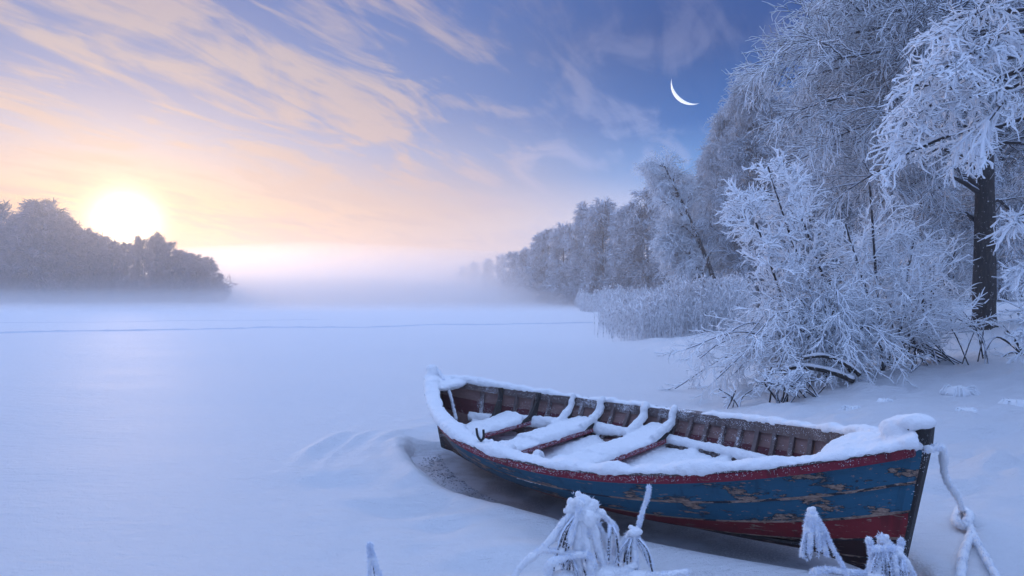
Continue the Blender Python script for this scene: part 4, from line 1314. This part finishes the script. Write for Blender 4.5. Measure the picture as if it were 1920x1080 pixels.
# ------------------------------------------------------------------ frosted plants in the foreground
def front_plant(name, label, base, arms, blobs, rng, strands=(), r=.02, extra=None):
    """arms: list of (polyline, radius); blobs: (centre, radius, squash); strands: dark stems with hanging rime"""
    root = empty(name, tuple(base)); tag(root, label, 'plant')
    b = np.array(base)
    S, NP, NN = [], [], []
    for pts, rr in arms:
        L = len(pts); K = 10 * L
        P = poly(pts, K) - b
        Rr = rr * .84 * (1 + .26 * fbm(np.linspace(0, 6, K) + rng.uniform(0, 50), np.zeros(K), 2, 3))[None] * np.linspace(1.08, .86, K)[None]
        S.append(tubes(P, np.maximum(Rr, .006), 10, True))
        for q, q_r in zip(P[0], Rr[0]):
            for _ in range(34):
                d = nrm(rng.normal(size=3)); NP.append(q + d * q_r * .85); NN.append(d)
    for c, rr, sq in blobs:
        for _ in range(7):
            S.append(ball(np.array(c) - b + rng.normal(size=3) * rr * .42, rr * rng.uniform(.35, .8), rng, sq))
        for _ in range(70):
            d = nrm(rng.normal(size=3)); NP.append(np.array(c) - b + d * rr * .95); NN.append(d)
    V, Q, _ = merge(S)
    o = link('snow', np_mesh('snow', V, Q), M_SNOW, root); bpy.context.view_layer.update()
    remesh(o, .0048, 1, ((.05, .016), (.016, .008), (.007, .004)))
    T = []
    for pts, rr in strands:
        P = poly(pts, 14) - b
        T.append(tubes(P, np.linspace(rr, rr * .6, 14)[None], 6))
        for q in P[0]:
            for _ in range(16):
                d = nrm(rng.normal(size=3) * (1, 1, .6)); NP.append(q + d * rr * .6); NN.append(d)
    if T:
        V, Q, _ = merge(T); link('stems', np_mesh('stems', V, Q), M_STEM, root)['kind'] = 'stuff'
    V, Q = needles(np.array(NP), np.array(NN), rng, (.006, .016), .0016, .6)
    link('hoarfrost', np_mesh('hoarfrost', V, Q, smooth=False), M_RIME, root)
    return root

def front():
    rng = np.random.default_rng(61)
    D = 3.35
    p = lambda u, v, d=0.0: at(u, v, D + d)
    base = np.array([(1095 - 960) / F * D, D, gz((1095 - 960) / F * D, D)])
    arms = [([p(1085, 950), p(1060, 975, -.02), p(1035, 1010, -.04), p(1008, 1035, -.05), p(975, 1065, -.05), p(950, 1110, -.05)], .020),
            ([p(1090, 960, -.02), p(1082, 1000, -.04), p(1085, 1060, -.04), p(1080, 1120, -.03)], .026), ([p(1100, 950, -.03), p(1112, 990, -.05), p(1125, 1035, -.05), p(1140, 1090, -.05)], .024),
            ([p(1115, 955, .02), p(1140, 975, .03), p(1155, 995, .03), p(1150, 1040, .03)], .016), ([p(1095, 960, -.04), p(1100, 1020, -.06), p(1112, 1090, -.06)], .022),
            ([p(1020, 1032, -.05), p(1060, 1035, -.06), p(1100, 1045, -.06)], .016), ([p(1028, 1085, -.08), p(1032, 1058, -.1), p(1060, 1046, -.1), p(1100, 1040, -.09), p(1115, 1060, -.09)], .02),
            ([p(1110, 1045, -.08), p(1105, 1100, -.08)], .026), ([p(1185, 1000, .02), p(1168, 1020, .0), p(1158, 1050, 0)], .018), ([p(1190, 998, .02), p(1200, 1020, .02), p(1215, 1045, .02), p(1222, 1062, .02)], .016),
            ([p(1188, 1000, 0), p(1190, 1035, -.02), p(1192, 1080, -.02)], .02), ([p(1130, 1062, -.04), p(1180, 1075, -.05), p(1240, 1078, -.05), p(1290, 1072, -.04)], .02),
            ([p(1196, 992, .02), p(1203, 965, .02), p(1213, 935, .02), p(1218, 912, .02)], .0125),
            ([p(1090, 940, -.05), p(1078, 980, -.07), p(1068, 1020, -.08)], .016), ([p(1108, 960, 0), p(1130, 1000, -.01), p(1148, 1060, -.01)], .016)]
    blobs = [(p(1085, 938), .045, (1, 1, 1)), (p(1108, 948), .042, (1, 1, .95)), (p(1098, 968, -.02), .045, (1, 1, 1.2)), (p(1070, 955, .01), .03, (1, 1, 1)), (p(1185, 1000), .034, (1.15, 1, .8)), (p(1130, 1078, -.05), .06, (1.4, 1.2, .7)), (p(1190, 1085, -.04), .06, (1.6, 1.2, .6)), (p(1060, 1095, -.08), .06, (1.4, 1.2, .7)), (p(1120, 970, .0), .03, (1, 1, 1))]
    strands = []
    for (u0, v0, n, du, dv) in ((1090, 968, 14, 55, 100), (1188, 1010, 9, 38, 62), (1070, 1048, 9, 40, 60), (1145, 985, 5, 20, 60)):
        for i in range(n):
            e = rng.uniform(-1, 1); dd = rng.uniform(-.08, .08)
            strands.append(([p(u0 + e * du * .25, v0, dd * .5), p(u0 + e * du * .7, v0 + dv * .35, dd), p(u0 + e * du, v0 + dv * rng.uniform(.75, 1.15), dd)], rng.uniform(.004, .008)))
    front_plant('frosted_plant', 'snow clotted weeping plant in front of the boat, centre bottom', base, arms, blobs, rng, strands)
    # plant in front of the bow
    D2 = 3.0
    p = lambda u, v, d=0.0: at(u, v, D2 + d)
    base = np.array([(1600 - 960) / F * D2, D2, gz((1600 - 960) / F * D2, D2)])
    arms = [([p(1523, 958), p(1540, 985), p(1552, 1010), p(1568, 1040), p(1582, 1065), p(1598, 1100)], .0105), ([p(1523, 958), p(1515, 975), p(1510, 1005), p(1504, 1042)], .013),
            ([p(1522, 965, -.02), p(1520, 1000, -.03), p(1517, 1035, -.03)], .011), ([p(1526, 965, -.02), p(1532, 1000, -.03), p(1536, 1030, -.03)], .010), ([p(1530, 985, .0), p(1542, 1010, .0), p(1550, 1042, .0)], .011),
            ([p(1525, 1072), p(1550, 1068), p(1590, 1072), p(1630, 1075)], .014), ([p(1630, 1012), p(1634, 1040), p(1628, 1080)], .014), ([p(1650, 1005), p(1668, 1022), p(1690, 1045), p(1705, 1065), p(1722, 1095)], .017),
            ([p(1632, 1030, -.02), p(1655, 1028, -.02), p(1672, 1030, -.02)], .013), ([p(1660, 1035, -.02), p(1650, 1060, -.02), p(1645, 1100, -.02)], .016), ([p(1675, 1040, -.03), p(1680, 1070, -.03), p(1690, 1100, -.03)], .014), ([p(1690, 1012, .02), p(1688, 1025, .02), p(1676, 1040, .0)], .012)]
    blobs = [(p(1523, 962), .018, (1, 1, 1.2)), (p(1515, 992), .018, (1, 1, 1.4)), (p(1656, 1012), .02, (1, 1, 1)), (p(1680, 1035), .022, (1.2, 1, .8)), (p(1640, 1078, -.02), .03, (1.4, 1, .7)), (p(1630, 1015), .013, (1, 1, 1))]
    strands = []
    for (u0, v0, n, du, dv) in ((1522, 985, 10, 22, 60), (1655, 1030, 12, 36, 70), (1690, 1050, 6, 16, 50)):
        for i in range(n):
            e = rng.uniform(-1, 1); dd = rng.uniform(-.06, .06)
            strands.append(([p(u0 + e * du * .4, v0, dd * .5), p(u0 + e * du * .8, v0 + dv * .4, dd), p(u0 + e * du, v0 + dv * rng.uniform(.75, 1.1), dd)], rng.uniform(.003, .006)))
    front_plant('frosted_plant', 'frosted drooping plant in front of the red and blue bow', base, arms, blobs, rng, strands)
    # two frosted stalks, bottom left
    D3 = 2.9
    p = lambda u, v, d=0.0: at(u, v, D3 + d)
    base = np.array([(705 - 960) / F * D3, D3, gz((705 - 960) / F * D3, D3)])
    front_plant('frosted_stalk', 'lone bent frosted stalk at the bottom left of the boat', base, [([p(693, 1022), p(702, 1050), p(715, 1090), p(722, 1130)], .010), ([p(693, 1020), p(693, 1055), p(692, 1130)], .008)], [(p(693, 1022), .011, (1, 1, 1.2))], rng,
                [([p(697, 1040), p(702, 1080), p(704, 1130)], .003)])
front()

# ------------------------------------------------------------------ moon
def moon():
    Dm = 9000.0
    d = nrm(np.array([(1298 - 960) / F, 1.0, (V0 - 156) / F]))
    c = d * Dm
    Rm = 37 / F * Dm * .98
    right = nrm(np.cross(d, [0, 0, 1.])); up = np.cross(right, d)
    # crescent: outer limb arc and inner terminator, given a shallow spherical depth
    n = 48
    a = np.linspace(R_(152), R_(300), n)
    ax = np.array([math.cos(R_(226)), math.sin(R_(226))])
    outer = np.stack([np.cos(a), np.sin(a)], -1)
    al = outer @ ax; pe = outer @ np.array([-ax[1], ax[0]])
    h = np.cos(R_(64)); al2 = al
    th = np.linspace(-R_(64), R_(64), n)
    outer = np.stack([np.cos(th), np.sin(th)], -1)
    inn = np.stack([np.cos(th) - .17 * np.cos(th * R_(90) / R_(64)), np.sin(th)], -1)
    def W(p, dep): 
        q = p[:, :1] * ax[None] + p[:, 1:] * np.array([-ax[1], ax[0]])[None]
        return c + Rm * (q[:, :1] * right + q[:, 1:] * up) + dep * Rm * d
    mid = (outer + inn) / 2
    V = np.concatenate([W(outer, 0.0), W(mid, -.05), W(inn, 0.0), W(mid, .05)])
    k = np.arange(n - 1)
    Q = np.concatenate([np.stack([k + a0 * n, k + 1 + a0 * n, k + 1 + ((a0 + 1) % 4) * n, k + ((a0 + 1) % 4) * n], -1) for a0 in range(4)])
    m, t, b = mat('moonlit_rock')
    b.inputs['Base Color'].default_value = (.5, .5, .5, 1)
    b.inputs['Emission Color'].default_value = (.86, .92, 1.0, 1)
    b.inputs['Emission Strength'].default_value = .66
    root = link('moon', np_mesh('moon', V - c, Q), m); root.location = tuple(c)
    tag(root, 'thin white crescent moon in the deep blue sky', 'moon')
moon()

# ------------------------------------------------------------------ mist
def mist():
    b = (-960, 960, -960, 960, -2.2, 19.6)
    V = np.array([(x, y, z) for x in b[:2] for y in b[2:4] for z in b[4:]], float)
    Q = np.array([[0, 1, 3, 2], [4, 6, 7, 5], [0, 4, 5, 1], [2, 3, 7, 6], [0, 2, 6, 4], [1, 5, 7, 3]])
    m = bpy.data.materials.new('mist'); m.use_nodes = True
    t = NT(m.node_tree); t.n.clear()
    o = t.new('ShaderNodeOutputMaterial'); v = t.new('ShaderNodeVolumePrincipled')
    v.inputs['Color'].default_value = (.995, .99, .99, 1)
    v.inputs['Density'].default_value = .0027
    v.inputs['Anisotropy'].default_value = .60
    t.link(v.outputs[0], o.inputs['Volume'])
    ob = link('haze', np_mesh('haze', V, Q, smooth=False), m)
    tag(ob, kind='stuff')
    # the low mist lying on the far lake: a flat lens of denser air
    m2 = m.copy(); m2.name = 'low_mist'
    pv = [x for x in m2.node_tree.nodes if x.type == 'PRINCIPLED_VOLUME'][0]
    pv.inputs['Density'].default_value = .0165
    pv.inputs['Anisotropy'].default_value = .74
    n, K = 72, 28
    ph = np.arange(n) * 2 * np.pi / n
    rho = np.linspace(0, 1, K + 1)[1:] ** 1.5
    for rx, ry, hz, pw_, cx_, cy_ in ((680, 176, 18.4, 2.3, -60, 205), (700, 186, 9.0, 1.6, -60, 220)):
        Rr, P_ = np.meshgrid(rho, ph, indexing='ij')
        V = np.stack([Rr * np.cos(P_) * rx, Rr * np.sin(P_) * ry, hz * (1 - Rr) ** pw_], -1).reshape(-1, 3)
        low = V[-n:] * (1, 1, 0) + (0, 0, -1.0)
        V = np.concatenate([V, low, [[0, 0, hz], [0, 0, -1.0]]]); Q = []; c0 = len(V) - 2
        for i in range(K):
            for j in range(n): Q.append((i * n + j, (i + 1) * n + j, (i + 1) * n + (j + 1) % n, i * n + (j + 1) % n))
        for j in range(0, n, 2):
            Q.append((c0, j, j + 1, (j + 2) % n)); Q.append((c0 + 1, K * n + (j + 2) % n, K * n + j + 1, K * n + j))
        ob = link('haze', np_mesh('haze', V, Q), m2); ob.location = (cx_, cy_, -.4)
        tag(ob, kind='stuff')
mist()
